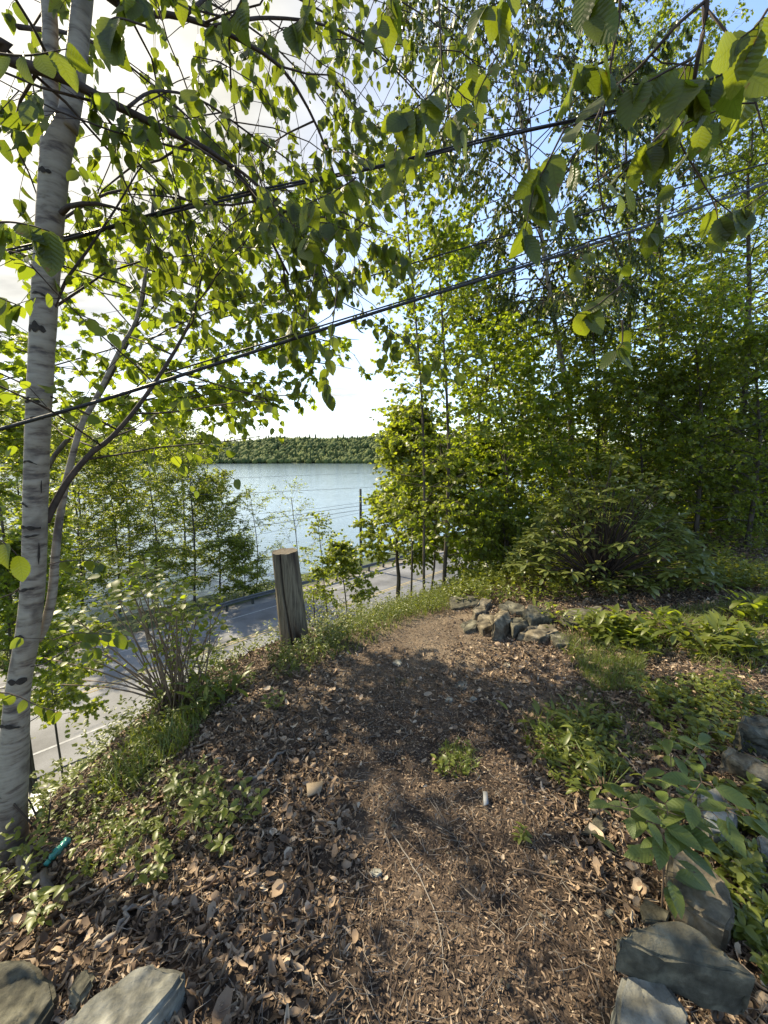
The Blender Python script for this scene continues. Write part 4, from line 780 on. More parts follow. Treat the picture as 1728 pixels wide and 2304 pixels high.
rock('long flat rock at the right edge above the mossy boulder', [(1622, 1690), (1640, 1680), (1728, 1720), (1790, 1750), (1790, 1790), (1700, 1745), (1625, 1712)], .12, 'rocktan', 1.0, seed=8, zs=[.12, .14, .10, .13, .07, .09, .06], disp=.03, bev=.004)
rock('upper rock slab at the right edge with a dark hollow beneath', [(1660, 1640), (1672, 1606), (1728, 1616), (1790, 1625), (1790, 1680), (1700, 1660)], .16, 'rockdark', 1.0, seed=9, zs=[.17, .19, .14, .16, .10, .12], disp=.03, bev=.004)
rock('small brown stone poking from the leaf litter near the seedling', [(1305, 1875), (1345, 1830), (1372, 1855), (1345, 1880)], .03, 'rockdark', 1.1, seed=10, bev=.004)
rock('flat brown stone left of the seedling stem', [(1440, 2040), (1450, 2020), (1510, 2050), (1500, 2075), (1450, 2070)], .04, 'rockdark', 1.1, seed=11, bev=.004)
rock('small rounded grey stone at right between slab and ivy', [(1642, 1935), (1665, 1925), (1680, 1950), (1665, 1965), (1645, 1955)], .05, 'rock', 1.1, seed=12, bev=.006)
rock('grey rock at the right edge among ivy leaves', [(1700, 1880), (1740, 1860), (1790, 1880), (1790, 1920), (1710, 1915)], .06, 'rock', 1.1, seed=13, bev=.006)
GP = 'stones of the pile at the end of the path'
pile = [('big rounded boulder at the left end of the stone pile', [(1020, 1345), (1035, 1338), (1060, 1340), (1075, 1355), (1060, 1368), (1025, 1370)], .2, 'rockdark'), ('bluish low stone at the front left of the pile', [(1040, 1405), (1060, 1393), (1072, 1398), (1068, 1412), (1050, 1420)], .08, 'rockdark'),
        ('slanted tan stone second from the left in the pile', [(1068, 1370), (1085, 1345), (1100, 1350), (1090, 1372), (1075, 1380)], .22, 'rocktan'), ('leaning tan slab at the front of the pile', [(1078, 1400), (1085, 1380), (1112, 1385), (1112, 1400), (1090, 1415)], .12, 'rocktan'),
        ('upright pointed slab leaning in the middle of the pile', [(1115, 1400), (1122, 1375), (1140, 1375), (1145, 1395), (1130, 1415)], .18, 'rocktan'), ('upper dark stone over the middle of the pile', [(1130, 1360), (1145, 1352), (1172, 1362), (1172, 1375), (1140, 1375)], .26, 'rockdark'),
        ('dark block with a shaded face in the centre of the pile', [(1150, 1392), (1165, 1384), (1185, 1390), (1192, 1405), (1160, 1410)], .16, 'rockdark'), ('angular stone under the bright seedling in the pile', [(1185, 1375), (1195, 1362), (1228, 1370), (1232, 1385), (1200, 1395)], .2, 'rockdark'),
        ('broad front stone with a flat top at the right of the pile', [(1180, 1425), (1195, 1408), (1240, 1405), (1245, 1420), (1215, 1435)], .12, 'rocktan'), ('lowest pointed stone at the right front of the pile', [(1245, 1428), (1262, 1422), (1280, 1430), (1275, 1450), (1255, 1448)], .08, 'rockdark'),
        ('large flat dark rock at the right end under the rhododendron', [(1275, 1390), (1290, 1370), (1340, 1365), (1350, 1385), (1320, 1405), (1285, 1405)], .2, 'rockdark'), ('tiny pale stone at the foot of the pile', [(1138, 1425), (1150, 1418), (1162, 1424), (1150, 1432)], .04, 'rocktan')]
for i, (lab, tp, th, m_) in enumerate(pile):
    cc_ = np.array(tp, float).mean(0); tp = [tuple(cc_ + (np.array(q_) - cc_) * [1.35, 1.05]) for q_ in tp]
    rock(lab, tp, min(th * .5, .075), m_, 1.1, group=GP, base=tuple(cc_ + [0, 16]), seed=30 + i, disp=.016, bev=.005, tilt=.45)
for i, (px, py, s, lab) in enumerate(((845, 1960, 15, 'pale grey stone lying on the path near the bottom'), (893, 1490, 12, 'flat pale stone on the left of the upper path'), (1038, 1540, 16, 'flat grey stone lying in the middle of the upper path'), (1065, 1570, 9, 'small pale stone below the flat grey one'), (1140, 1495, 9, 'small stone on the path in front of the pile'), (1010, 1572, 9, 'small grey chip left on the upper path'), (1372, 2050, 13, 'grey-green stone chip in the leaves left of the dark slab'))):
    rock(lab, [(px - s, py + 2), (px - s * .4, py - s * .6), (px + s * .7, py - s * .5), (px + s, py + s * .2), (px + s * .2, py + s * .8)], .018, 'rock', 1.1, group='loose stones on the path', seed=60 + i, bev=.003, name='stone')

# small debris
def slab(name, label, cat, pix, th, color, rough=.8):
    m = noisemat(name + '_surface', [tuple(c * .8 for c in color), color], 25, rough, .2, .002); pts = np.array([G(*p) for p in pix]); z = pts[:, 2].max() + .02; n = len(pts)
    top = np.c_[pts[:, :2], np.full(n, z + th)]; top[0, 2] += .004; bot = np.c_[pts[:, :2], np.full(n, z)]; mb = MB(); c = bot.mean(0)
    i = np.arange(n); mb.add(np.concatenate([top, bot]), np.concatenate([i, np.stack([i, i + n, (i + 1) % n + n, (i + 1) % n], -1).ravel(), i[::-1] + n]), [n] + [4] * n + [n]); o = mb.build(name, m); tag(o, label, cat)
slab('wood_chip', 'pale square wood chip lying on the brown leaves', 'wood chip', [(690, 1782), (728, 1775), (722, 1795), (692, 1805)], .01, (.24, .185, .12))
slab('paper_tag', 'small white plastic tag lying on the path', 'litter', [(1086, 1796), (1096, 1795), (1099, 1820), (1088, 1822)], .002, (.26, .26, .25))
wpt = P(112, 1795, 3.2)  # added plain board, standing in for an unidentified bright white patch
m_, n_, l_ = mat('stand_in_white'); n_['Principled BSDF'].inputs['Base Color'].default_value = (.8, .8, .8, 1); n_['Principled BSDF'].inputs['Roughness'].default_value = .3
mb = MB(); a, b, c, d = P(70, 1782, 3.2), P(158, 1766, 3.2), P(165, 1840, 2.6), P(60, 1850, 2.6); V = np.array([a, b, c, d]); V2 = V - [0, 0, .02]; mb.add(np.concatenate([V, V2]), [3, 2, 1, 0, 4, 5, 6, 7, 0, 1, 5, 4, 1, 2, 6, 5, 2, 3, 7, 6, 3, 0, 4, 7], [4] * 6)
tag(mb.build('white_stand_in', m_), 'plain white stand-in board for an unidentified bright patch behind the foot of the birch', 'stand-in')
def bottle():
    p = G(158, 1905); q = G(112, 1950); c = thing('plastic_bottle', 'crumpled clear green plastic bottle lying in weeds near the birch foot', 'bottle', p)
    m, n, l = mat('green_plastic'); b = n['Principled BSDF']; b.inputs['Base Color'].default_value = (.07, .33, .26, 1); b.inputs['Roughness'].default_value = .15; b.inputs['Transmission Weight'].default_value = .35
    pts = smooth_path([p + [0, 0, .04], p * .7 + q * .3 + [0, 0, .04], q * .8 + p * .2 + [0, 0, .035], q + [0, 0, .03]], 14); mb = MB(); r = np.array([.010, .017, .022, .013, .02, .012, .019, .021, .013, .018, .015, .010, .008, .008]); tubes(mb, pts[None], r[None], 12); mb.build('bottle_body', m, c, smooth=True)
    mb = MB(); d = pts[-1] - pts[-2]; tubes(mb, np.array([[pts[-1], pts[-1] + nrm(d) * .018]]), np.array([[.012, .012]]), 12)
    m2, n, l = mat('teal_cap'); n['Principled BSDF'].inputs['Base Color'].default_value = (.05, .28, .23, 1); mb.build('cap', m2, c)
bottle()
def stick(label, pix, r, m='greystem', lift=.015, name='stick'):
    p = np.array([G(*q) for q in pix]); p[:, 2] += lift; q = smooth_path(p, 16); q = q + rng.normal(0, r * .5, q.shape); mb = MB(); tubes(mb, q[None], np.linspace(r, r * .45, 16)[None], 7); tag(mb.build(name, M[m], smooth=True), label, 'stick', 'fallen sticks on the leaf litter')
stick('crooked grey branch pointing up the slope beside the weeds', [(560, 1765), (590, 1745), (620, 1710), (655, 1690)], .012)
stick('long straight pale stick above the bottom left rocks', [(0, 2150), (100, 2090), (230, 2020), (330, 1960)], .009, 'redtwig', .03)
stick('short bent stick right of the long pale stick', [(215, 2140), (260, 2115), (300, 2060), (340, 2050)], .012, 'greystem', .02)
stick('straight stick crossing the leaves at centre left', [(340, 2070), (420, 2035), (500, 1985)], .008, 'redtwig', .02)
stick('straight pale dry stalk lying in front of the seedling', [(1388, 1700), (1415, 1735), (1450, 1775)], .005, 'greystem', .05)
stick('long thin twig on the litter left of the seedling', [(1150, 1965), (1300, 2000), (1440, 2060)], .004, 'redtwig', .02)
stick('long thin twig on the right half of the path', [(1055, 1870), (1085, 1920), (1110, 1975)], .004, 'redtwig', .02)
stick('thin vertical twig line in the left litter', [(690, 1900), (698, 2010), (680, 2130)], .003, 'redtwig', .02)
stick('small branch on the bare earth of the upper path', [(1005, 1460), (1040, 1458)], .006, 'redtwig', .01)
stick('straw stalk at the left side of the mid path', [(880, 1880), (930, 1960), (985, 2080), (1000, 2200)], .003, 'greystem', .015)
stick('piece of pale birch branch lying at the foot of the birch', [(50, 1940), (75, 1985), (110, 2020)], .028, 'birch', .03, name='birch_log')

# ---------------------------------------------------------- leaf litter, crumbs, needles
def scatter(n, ymin, ymax, k=1.12, smax=.5):
    y = ymin + (ymax - ymin) * rng.random(n) ** .75; x = (rng.random(n) * 2 - 1) * (y * k + .35); s = sdist(x, y); m = s < smax; return x[m], y[m], s[m]
def pathmask(x, y): 
    c = .22 + .10 * np.sin(y * 1.3); return sm(.62, .30, np.abs(x - c) + .10 * wob(x, y, 4)) * sm(5.2, 4.6, y)
def gvec(x, y, lift=.0): return np.c_[x, y, H(x, y) + (wob(x, y, 40, 20) * .006 + wob(x, y, 17, 26) * .010) * sm(0, 3, 9 - np.hypot(x, y - 2)) + lift]
def litter():
    mb = MB(); Ts = [T_litter(c, u, i, w_) for i, (c, u, w_) in enumerate(((2.2, .5, .30), (2.9, .8, .26), (1.3, 1.0, .34), (1.8, -.8, .32), (3.2, .4, .2), (2.5, 1.2, .36), (.8, .9, .38)))]
    x, y, s = scatter(265000, .3, 9.0, 1.75); p = pathmask(x, y) * (1 - .45 * sm(1.5, 2.3, y)); bare = sm(3.2, 3.9, y) * sm(5.4, 4.9, y) * sm(-.9, -.4, x) * sm(1.6, .9, x)
    keep = rng.random(len(x)) > np.clip(p * .93 + bare * .85 + .28 * wob(x, y, 3.5, 12), 0, .97); x, y, p = x[keep], y[keep], p[keep]; n = len(x)
    size = (.014 + .040 * rng.random(n) ** 1.3) * (1 + .35 * wob(x, y, 2.8, 18)) * (1 - .45 * p); size[rng.random(n) < .035] *= 1.6; a = rng.uniform(0, 6.283, n); ax = np.c_[np.cos(a), np.sin(a), rng.normal(0, .5, n)]; no = np.c_[rng.normal(0, .8, (n, 2)), np.ones(n)]; no[rng.random(n) < .35] *= [1, 1, -1]
    pos = gvec(x, y); pos[:, 2] += rng.uniform(.002, .026, n); k = rng.integers(0, 7, n); rd_ = np.clip(rng.beta(1.7, 2.2, n) , 0, 1)
    for j in range(7): q = k == j; leaves(mb, Ts[j], pos[q], ax[q], no[q], size[q], rd_[q])
    tag(mb.build('leaf_litter', M['litter'], smooth=True), 'brown curled dead leaves covering the bank and path edges', 'dead leaves', kind='stuff')
    mb = MB(); x, y, s = scatter(360000, .3, 6.5, 1.15, .1); p = np.clip(pathmask(x, y) + sm(3.0, 3.8, y) * sm(-1.1, -.5, x) * sm(1.7, 1.0, x) * .8, 0, 1); keep = rng.random(len(x)) < p + .08; x, y = x[keep], y[keep]; n = len(x)
    a = rng.uniform(0, 6.283, n); T = T_diamond(.22, .3); pos = gvec(x, y, .003); pos[:, 2] += rng.uniform(0, .008, n)
    leaves(mb, T, pos, np.c_[np.cos(a), np.sin(a), rng.normal(0, .3, n)], np.c_[rng.normal(0, .4, (n, 2)), np.ones(n)], rng.uniform(.005, .019, n), np.clip(rng.beta(1.0, 3.0, n), 0, 1))
    x, y, s = scatter(110000, .45, 6.0, 1.0, .1); kq = rng.random(len(x)) < .32 + 1.3 * wob(x, y, 2.6, 9); x, y = x[kq], y[kq]; n = len(x); a = rng.uniform(0, 6.283, n); leaves(mb, T_diamond(.07, .3), gvec(x, y, .010), np.c_[np.cos(a), np.sin(a), rng.normal(0, .25, n)], np.c_[rng.normal(0, .4, (n, 2)), np.ones(n)], rng.uniform(.010, .045, n), np.clip(rng.beta(1.2, 2.6, n), 0, 1))
    tag(mb.build('mulch_crumbs', M['litter']), 'crumbled brown leaf bits and dust on the trodden path', 'mulch', kind='stuff')
    mb = MB(); x, y, s = scatter(7500, .45, 5.5, 1.0, .0); n = len(x); a = rng.uniform(0, 6.283, n); ln = .02 + .12 * rng.random(n) ** 2; d = np.c_[np.cos(a), np.sin(a), rng.normal(0, .08, n)] * ln[:, None]; p0 = gvec(x, y, .02); b_ = rng.normal(0, .012, (n, 3))
    tubes(mb, np.stack([p0 - d / 2, p0 + b_ * [1, 1, .3], p0 + d / 2], 1), np.tile([.0012, .0012, .0008], (n, 1)), 3); tag(mb.build('dry_twigs', M['greystem']), 'dry grass stalks and tiny twigs strewn on the path', 'twigs', kind='stuff')
    mb = MB(); x, y, s = scatter(900, .6, 6, 1.0, .0); n = len(x); bm = bmesh.new(); bmesh.ops.create_icosphere(bm, subdivisions=1, radius=1); V = np.array([v.co[:] for v in bm.verts]) * [1, .7, .5]; V *= 1 + rng.normal(0, .12, (len(V), 1)); Fc = np.array([[v.index for v in f.verts] for f in bm.faces]); bm.free()
    a = rng.uniform(0, 6.28, n); leaves(mb, (V, Fc.ravel(), np.full(len(Fc), 3), np.zeros((len(V), 2))), gvec(x, y, .006), np.c_[np.cos(a), np.sin(a), 0 * a], np.tile(UP, (n, 1)), rng.uniform(.004, .014, n)); tag(mb.build('pebbles', M['rocktan']), 'tiny pebbles scattered on the trodden path', 'pebbles', kind='stuff')
litter()

# ---------------------------------------------------------- green ground cover
def inpoly(px, py, poly):
    c = np.zeros(px.shape, bool); n = len(poly)
    for i in range(n):
        x1, y1 = poly[i]; x2, y2 = poly[(i + 1) % n]; c ^= ((y1 > py) != (y2 > py)) & (px < (x2 - x1) * (py - y1) / (y2 - y1 + 1e-9) + x1)
    return c
def proj(p):
    v = p - np.array([0, 0, EYE]); zc_ = v[:, 1] * CP - v[:, 2] * SP; return 864 + F * v[:, 0] / zc_, 1152 - F * (v[:, 1] * SP + v[:, 2] * CP) / zc_
def region_pts(poly_px, n):
    g = [G(*p) for p in poly_px]; g = np.array(g)[:, :2]; lo = g.min(0); hi = g.max(0); P_ = lo + (hi - lo) * rng.random((n * 4, 2)); m = inpoly(P_[:, 0], P_[:, 1], [tuple(q) for q in g]); return P_[m][:n]
def herbs(mb, xy, hgt, npl, ls, T, up_=.5):
    xy = xy[np.hypot(xy[:, 0] + .95, xy[:, 1] - 3.72) > .3]
    n = len(xy); base = gvec(xy[:, 0], xy[:, 1]); hh = hgt * rng.uniform(.5, 1.3, n); lean = rng.normal(0, .25, (n, 2)); top = base + np.c_[lean * hh[:, None], hh]
    t = rng.uniform(.25, 1, (n, npl)); pos = base[:, None] + (top - base)[:, None] * t[..., None]; a = rng.uniform(0, 6.283, (n, npl)); ax = np.stack([np.cos(a), np.sin(a), rng.normal(up_, .3, (n, npl))], -1); no = np.stack([rng.normal(0, .35, (n, npl)), rng.normal(0, .35, (n, npl)), np.ones((n, npl))], -1)
    r_ = np.clip(rng.random((n, 1)) * .7 + rng.random((n, npl)) * .3, 0, 1)
    leaves(mb, T, pos.reshape(-1, 3), ax.reshape(-1, 3), no.reshape(-1, 3), ls * rng.uniform(.6, 1.3, n * npl), r_.ravel()); return base, top
def cover():
    mb = MB(); st = MB()
    regs = [([(250, 1740), (150, 1800), (180, 1700), (330, 1610), (430, 1580), (520, 1530), (610, 1500), (650, 1540), (560, 1560), (440, 1620), (380, 1680), (300, 1790)], 900, .16, .026), ([(600, 1500), (700, 1440), (850, 1385), (1000, 1330), (1010, 1380), (900, 1400), (760, 1470), (690, 1530)], 1300, .20, .03),
            ([(130, 1830), (300, 1720), (470, 1730), (540, 1800), (500, 1890), (330, 1960), (170, 2010)], 200, .08, .024), ([(1200, 1660), (1330, 1600), (1400, 1640), (1400, 1760), (1250, 1780)], 110, .08, .032), ([(1450, 1560), (1600, 1520), (1728, 1600), (1660, 1720), (1500, 1740)], 230, .10, .036),
            ([(1000, 1340), (1300, 1320), (1500, 1330), (1728, 1330), (1728, 1290), (1300, 1270), (1000, 1290)], 1000, .25, .05), ([(970, 1700), (1020, 1670), (1080, 1700), (1070, 1760), (990, 1770)], 22, .05, .024), ([(1530, 1740), (1728, 1800), (1728, 2250), (1640, 2120), (1580, 1900)], 90, .07, .045), ([(0, 2020), (0, 1930), (120, 1960), (170, 2060), (60, 2080)], 55, .07, .036)]
    for poly, n, hg, ls in regs:
        xy = region_pts(poly, n)
        if len(xy) == 0: continue
        b, t = herbs(mb, xy, hg, 9, ls, MIDL[0]); tubes(st, np.stack([b, (b + t) / 2, t], 1), np.tile([.0015, .0012, .0008], (len(b), 1)), 3)
    # strip of weeds just over the lip and down the slope
    n = 8200; y = rng.uniform(.8, 9, n); x = rng.uniform(-5, 7, n); s = sdist(x, y); k = (s > -.25) & (s < 2.2); xy = np.c_[x, y][k]; b, t = herbs(mb, xy, .27, 11, .036, MIDL[0])
    xy = np.c_[rng.uniform(-16, 30, 4500), rng.uniform(3, 34, 4500)]; s = sdist(xy[:, 0], xy[:, 1]); t_ = (xy - RP) @ RN; xy = xy[(s > 2) & (t_ < -5.6) | (t_ > 6.2) & (t_ < 10)]; herbs(mb, xy, .5, 12, .13, OV_LO[0])
    n = 1500; herbs(mb, np.c_[rng.uniform(.9, 5.5, n), rng.uniform(4.75, 7.6, n)], .26, 10, .05, MIDL[0])
    n = 3500; y = rng.uniform(5.8, 13, n); x = rng.uniform(1, 12, n); s = sdist(x, y); k = (s > -3) & (s < 3); herbs(mb, np.c_[x, y][k], .35, 9, .06, OV_LO[0])
    o = mb.build('ground_cover', M['leaf_herb']); tag(o, 'low leafy green weeds along the bank edge and path sides', 'weeds', kind='stuff'); o2 = st.build('weed_stems', M['grass']); tag(o2, 'thin green stems of the low weeds', 'weeds', kind='stuff')
    gr = MB(); Tb = [T_blade(.018, b) for b in (.4, .8, 1.2)]
    for poly, n, hg in (([(1300, 1490), (1450, 1480), (1450, 1560), (1330, 1560)], 2600, .09), ([(1180, 1600), (1300, 1550), (1420, 1600), (1500, 1700), (1300, 1740), (1180, 1680)], 1600, .07), ([(600, 1500), (850, 1385), (1020, 1320), (1010, 1370), (780, 1480), (650, 1530)], 2600, .16), ([(200, 1790), (330, 1640), (480, 1590), (430, 1680), (280, 1800)], 1000, .16), ([(980, 1720), (1010, 1680), (1070, 1700), (1060, 1760)], 260, .08), ([(1480, 1380), (1728, 1340), (1728, 1520), (1560, 1500)], 3000, .12), ([(890, 1530), (920, 1528), (915, 1545), (890, 1545)], 120, .03), ([(1250, 1440), (1450, 1400), (1520, 1470), (1300, 1520)], 1500, .12)):
        xy = region_pts(poly, n); n = len(xy)
        if n == 0: continue
        a = rng.uniform(0, 6.283, n)
        for j in range(3): q = np.arange(n) % 3 == j; leaves(gr, Tb[j], gvec(*xy[q].T), np.c_[rng.normal(0, .35, (q.sum(), 2)), np.ones(q.sum())], np.c_[np.cos(a[q]), np.sin(a[q]), np.full(q.sum(), .1)], hg * rng.uniform(.5, 1.4, q.sum()))
    tag(gr.build('grass', M['grass']), 'short tufts of grass along the path and bank', 'grass', kind='stuff')
cover()

# ---------------------------------------------------------- individual plants
def plant(name, label, cat, base, stems, T, ls, lm='leaf_herb', group=None, whorl=None, sm_='grass', rs=.002, pet=.02, node=6, per=2, upv=.35, nr=.3, seed=0):
    r_ = np.random.default_rng(seed + 900); root = thing(name, label, cat, base, group); mb = MB(); lb = MB()
    for pts in stems:
        q = smooth_path(np.array(pts), 10); tubes(mb, q[None], np.linspace(rs, rs * .45, 10)[None], 6); t = np.linspace(.3, 1, node) * 9; i = np.clip(t.astype(int), 0, 8); c = q[i] + (q[i + 1] - q[i]) * (t - i)[:, None]; pp = []; aa = []
        for j, cc_ in enumerate(c):
            for k in range(per): a = j * 1.3 + k * 6.283 / per + r_.normal(0, .25); d = np.array([math.cos(a), math.sin(a), upv * r_.uniform(.3, 1.2)]); pp.append(cc_ + d * pet); aa.append(d - [0, 0, .1])
        pp = np.array(pp); aa = np.array(aa); 
        if pet > .01: tubes(mb, np.stack([np.repeat(c, per, 0), pp], 1), np.full((len(pp), 2), rs * .4), 3)
        leaves(lb, T, pp, aa, np.c_[r_.normal(0, nr, (len(pp), 2)), np.ones(len(pp))], ls * r_.uniform(.7, 1.2, len(pp)), r_.random(len(pp)))
    mb.build('stems', M[sm_], root, smooth=True); lb.build('leaves', M[lm], root, smooth=True); return root
# leafy seedling beside the tan slab
b = G(1488, 2062); 
M['leaf_seed'] = leafmat('seedling_leaf', (.080, .118, .024), (.125, .160, .034), tr=(1.9, 1.8, .6), mixf=.35, veins=True, rough=.5)
plant('seedling', 'tall seedling with broad drooping leaves standing in front of the tan slab', 'seedling', b, [[b, b + [.0, .02, .25], b + [-.02, .0, .42]], [b, b + [.01, .02, .3], b + [.12, .04, .50]], [b + [0, .01, .3], b + [.08, .0, .42], b + [.2, -.02, .45]], [b + [0, .01, .28], b + [-.08, .0, .40], b + [-.17, .02, .42]]], MIDL[0], .095, 'leaf_seed', None, sm_='redtwig', rs=.004, pet=.035, node=5, per=3, upv=.1, seed=1)
b = G(1500, 1830); plant('seedling', 'seedling with paired pointed leaves behind the tall one', 'seedling', b, [[b, b + [0, 0, .2], b + [-.03, 0, .40]], [b, b + [.02, 0, .2], b + [.15, 0, .42]]], MIDL[0], .085, 'leaf_seed', None, sm_='redtwig', rs=.003, pet=.03, node=4, per=3, upv=.1, seed=2)
gh = 'single leafy weeds beside the path'
hp = [(470, 1870, .16, 'tall light weed right of the birch at mid slope'), (450, 1840, .2, 'tallest light weed in the left weed patch'), (550, 1860, .16, 'light weed at the right end of the left patch'), (400, 1790, .12, 'small weed at the upper part of the left patch'), (345, 1990, .12, 'weed among dead leaves above the short stick'), (110, 2080, .13, 'weed clump above the bottom left rounded rock'), (40, 2010, .16, 'weed at the left edge near the birch log'), (1000, 1745, .08, 'small weed growing in the middle of the path'),
      (1290, 1770, .07, 'low round-leaved weed right of the path'), (1250, 1760, .06, 'low dark weed just left of the round-leaved one'), (1350, 1740, .15, 'upright weed with narrow leaves right of the path'), (1170, 1890, .04, 'tiny green sprout on the litter'), (1330, 1650, .14, 'weed at the upper right of the path'), (1260, 1640, .12, 'weed in the grass right of the path bend'), (1440, 1590, .2, 'tall yellow-green weed in the sunlit right patch'), (1590, 1600, .2, 'bright broad-leaved weed near the right rock slab'),
      (1640, 1560, .2, 'bright weed in the sun above the right rock slab'), (1560, 1660, .2, 'bright weed left of the long flat rock'), (1290, 1480, .1, 'pale weed in front of the lowest pile stone'), (1700, 1760, .1, 'ivy-like weed over the long flat rock'), (1690, 2010, .1, 'round-leaved weed at the right edge beside the slab'), (1700, 2120, .08, 'round-leaved weed over the dark slab corner'), (500, 1925, .1, 'weed at the edge of the dead leaves on the left'), (300, 1880, .1, 'dull weed in shade right of the bottle'), (1420, 1840, .08, 'small weed left of the seedlings'), (620, 1600, .12, 'weed on the bank below the wooden post'), (760, 1450, .2, 'grassy weed on the lit bank crest'), (830, 1430, .2, 'upright weed on the lit bank crest nearer the path end')]
for i, (px, py, hh, lab) in enumerate(hp):
    b = G(px, py); k = 3 if hh > .1 else 2; T = MIDL[0] if i % 3 else LAN[0]
    plant('weed', lab, 'plant', b, [[b, b + [.3 * hh * math.cos(j * 2.1 + i), .3 * hh * math.sin(j * 2.1 + i), hh * .6], b + [.5 * hh * math.cos(j * 2.1 + i), .5 * hh * math.sin(j * 2.1 + i), hh]] for j in range(k)], T, min(.052, .026 + hh * .15), 'leaf_herb', gh, rs=.0018, pet=.008, node=5, per=2, upv=.4, seed=i + 10)
# strap-leaved clumps
def clump(label, base, n, ln, lm='leaf_herb', T=None, group='clumps of long-leaved plants behind the path'):
    root = thing('leafy_clump', label, 'plant', base, group); a = rng.uniform(0, 6.283, n); e = rng.uniform(.15, 1.5, n); lb = MB(); st = np.array(base) + np.c_[rng.normal(0, .12, (n, 2)), rng.uniform(.0, .3, n) * ln / .3]
    leaves(lb, T or LAN[0], st, np.c_[np.cos(a), np.sin(a), e], np.c_[-np.cos(a) * .6, -np.sin(a) * .6, np.ones(n)], ln * rng.uniform(.35, .85, n)); lb.build('leaves', M[lm], root, smooth=True)
    mb = MB(); s_ = st[:12]; tubes(mb, np.stack([np.tile(base, (len(s_), 1)), s_ + [0, 0, .05]], 1), np.full((len(s_), 2), .003), 4); mb.build('stems', M['grass'], root)
for i, (px, py, n, ln, lab) in enumerate(((1370, 1440, 170, .24, 'large leafy clump at the right end of the stone pile'), (1420, 1455, 120, .22, 'leafy clump joining the right side of the large one'), (1330, 1430, 70, .18, 'small leafy clump in front of the right pile stones'), (1500, 1430, 110, .22, 'shaded clump under the rhododendron tip'), (1640, 1470, 150, .24, 'dark long-leaved clump at the right in shade'), (1710, 1400, 150, .24, 'dark long-leaved clump at the right edge behind'), (1560, 1460, 90, .2, 'small dark clump between the shaded ones'), (1240, 1395, 60, .14, 'bright seedling clump growing out of the stone pile'), (1290, 1660, 70, .12, 'low clump right of the path bend'), (1230, 1690, 60, .11, 'low clump close to the path at right'), (1360, 1790, 60, .12, 'low clump with upright leaves before the stalk'), (500, 1580, 60, .18, 'broad-leaved clump on the lip right of the twiggy shrub'), (460, 1590, 60, .2, 'broad-leaved clump touching the foot of the twiggy shrub'))):
    clump(lab, G(px, py), int(n * .8), ln, ('leaf_wood' if i % 2 else 'leaf_herb') if i not in (7,) else 'leaf_yellow')

# rhododendron
def rhodo():
    base = G(1370, 1395, 9); base = np.array([3.2, 5.5, h1(3.2, 5.5)]); root = thing('rhododendron_bush', 'broad rhododendron with leathery rosette leaves behind the stone pile', 'bush', base); mb = MB(); lb = MB(); bud = MB(); st = []; tips = []
    for i in range(150):
        a = i * 2.399; rr = math.sqrt((i + .5) / 150); v = 1 - rr ** 2 * .9
        tip = base + np.array([math.cos(a) * rr * 1.35, math.sin(a) * rr * 1.0 - .1, .25 + v * 1.7 * rng.uniform(.55, 1.05)]); mid = base + (tip - base) * [.45, .45, .6] + rng.normal(0, .06, 3); st.append(smooth_path([base, mid, tip], 6)); tips.append(tip)
    tips = np.array(tips); tubes(mb, np.array(st), np.tile(np.linspace(.014, .004, 6), (150, 1)), 5); mb.build('stems', M['twig'], root, smooth=True)
    k = 9; a = (np.arange(k) * 2.399)[None] + rng.uniform(0, 6, (150, 1)); e = rng.uniform(-.35, .35, (150, k)); ax = np.stack([np.cos(a), np.sin(a), e], -1).reshape(-1, 3); pos = np.repeat(tips, k, 0); no = np.c_[rng.normal(0, .15, (len(ax), 2)), np.ones(len(ax))]
    leaves(lb, RHO[0], pos + ax * .015, ax, no, .15 * rng.uniform(.75, 1.15, len(ax)))
    pos2 = pos - [0, 0, .07] + rng.normal(0, .04, pos.shape); leaves(lb, RHO[0], pos2, ax * [1, 1, 1] - [0, 0, .35], no, .12 * rng.uniform(.4, 1.0, len(ax))); lb.build('leaves', M['leaf_rhodo'], root, smooth=True)
    m = noisemat('bud_scales', [(.25, .24, .14), (.4, .38, .24)], 30)
    for q in tips[::5]: bud = MB(); q = q[None]; tubes(bud, np.stack([q, q + [0, 0, .015], q + [0, 0, .03], q + [0, 0, .045]], 1), np.tile([.004, .011, .01, .002], (1, 1)), 7); bud.build('flower_bud', m, root, smooth=True)
rhodo()

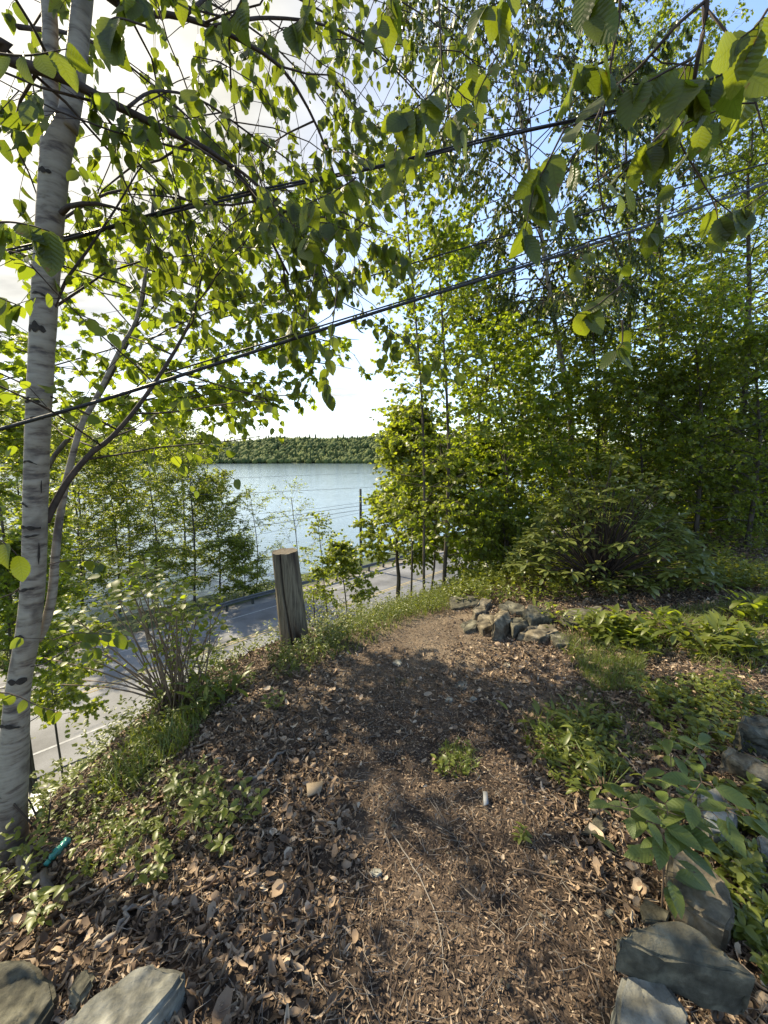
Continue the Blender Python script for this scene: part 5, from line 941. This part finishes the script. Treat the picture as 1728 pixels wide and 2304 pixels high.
# many-stemmed twiggy shrub
def shrub():
    base = G(395, 1600); base = base + [0, .05, 0]; root = thing('twiggy_shrub', 'many-stemmed twiggy shrub with reddish stems at the bank edge', 'shrub', base); mb = MB(); S_ = []; r_ = np.random.default_rng(5)
    D = base[1]
    for i in range(38):
        u = r_.random(); tx = 150 + 340 * u + r_.normal(0, 20); ty = 1500 - 190 * math.sin(math.pi * (.12 + .80 * u)) + r_.normal(0, 25); tip = P(tx, ty, D + r_.normal(.05, .28)); b = base + [r_.normal(0, .07), r_.normal(0, .06), -.05]; mid = b * .55 + tip * .45 + [0, 0, .02] + r_.normal(0, .03, 3); S_.append(smooth_path([b, mid, tip], 6))
    for (tx, ty) in ((100, 1480), (130, 1540), (160, 1440), (185, 1530), (505, 1360)): tip = P(tx, ty, D - .1); S_.append(smooth_path([base, base * .5 + tip * .5 + [0, 0, .06], tip], 6))
    S_ = np.array(S_); tubes(mb, S_, np.tile(np.linspace(.0085, .0028, 6), (len(S_), 1)), 6); tw, a, ax, no = foliate(S_, 0, 4, .2, 3, .05, -.4, .4, .9, -.1, .35); tubes(mb, tw, np.tile([.0022, .0016, .001], (len(tw), 1)), 3); mb.build('stems', M['redtwig'], root, smooth=True)
    k = (a[:, 2] > base[2] + .32); lb = MB(); leaves(lb, OV_LO[0], a[k], ax[k], no[k], .05 * rng.uniform(.6, 1.2, k.sum())); tp = np.repeat(S_[:38, -1], 12, 0); ang = rng.uniform(0, 6.28, len(tp)); leaves(lb, OV_MD[0], tp + rng.normal(0, .06, tp.shape), np.c_[np.cos(ang), np.sin(ang), rng.normal(0, .2, len(tp))], np.c_[rng.normal(0, .25, (len(tp), 2)), np.ones(len(tp))], .062 * rng.uniform(.6, 1.2, len(tp))); lb.build('leaves', M['leaf_maple'], root)
shrub()
# bare twiggy plants near the post
def bare(label, pix, D, n, sp, seed):
    b = P(*pix, D); r_ = np.random.default_rng(seed); root = thing('bare_shrub', label, 'shrub', b, 'bare twiggy shrubs near the post'); S_ = []
    for i in range(n): t = b + np.array([r_.normal(-.3 * sp, sp), r_.normal(0, sp * .5), abs(r_.normal(.45, .2)) * sp * 2]); S_.append(smooth_path([b - [0, 0, .15], b * .5 + t * .5 + r_.normal(0, .04, 3), t], 6))
    mb = MB(); S_ = np.array(S_); tubes(mb, S_, np.tile(np.linspace(.006, .002, 6), (n, 1)), 5); tw, a, ax, no = foliate(S_, 0, 4, .2, 2, .04, -.2, .3); tubes(mb, tw, np.tile([.0018, .0014, .001], (len(tw), 1)), 3); mb.build('stems', M['twig'], root, smooth=True)
    lb = MB(); leaves(lb, OV_LO[0], a, ax, no, .03 * rng.uniform(.6, 1.2, len(a))); lb.build('leaves', M['leaf_herb'], root)
bare('sparse dark-stemmed shrub just left of the wooden post foot', (590, 1520), 3.8, 9, .28, 1)
bare('sparse shrub with tiny leaves just right of the wooden post', (740, 1425), 4.7, 12, .28, 2)
bare('sparse twigs standing before the forked slope tree', (820, 1400), 5.0, 8, .24, 3)
bare('dark upright twig at the foot of the birch', (95, 1830), 1.75, 3, .22, 4)
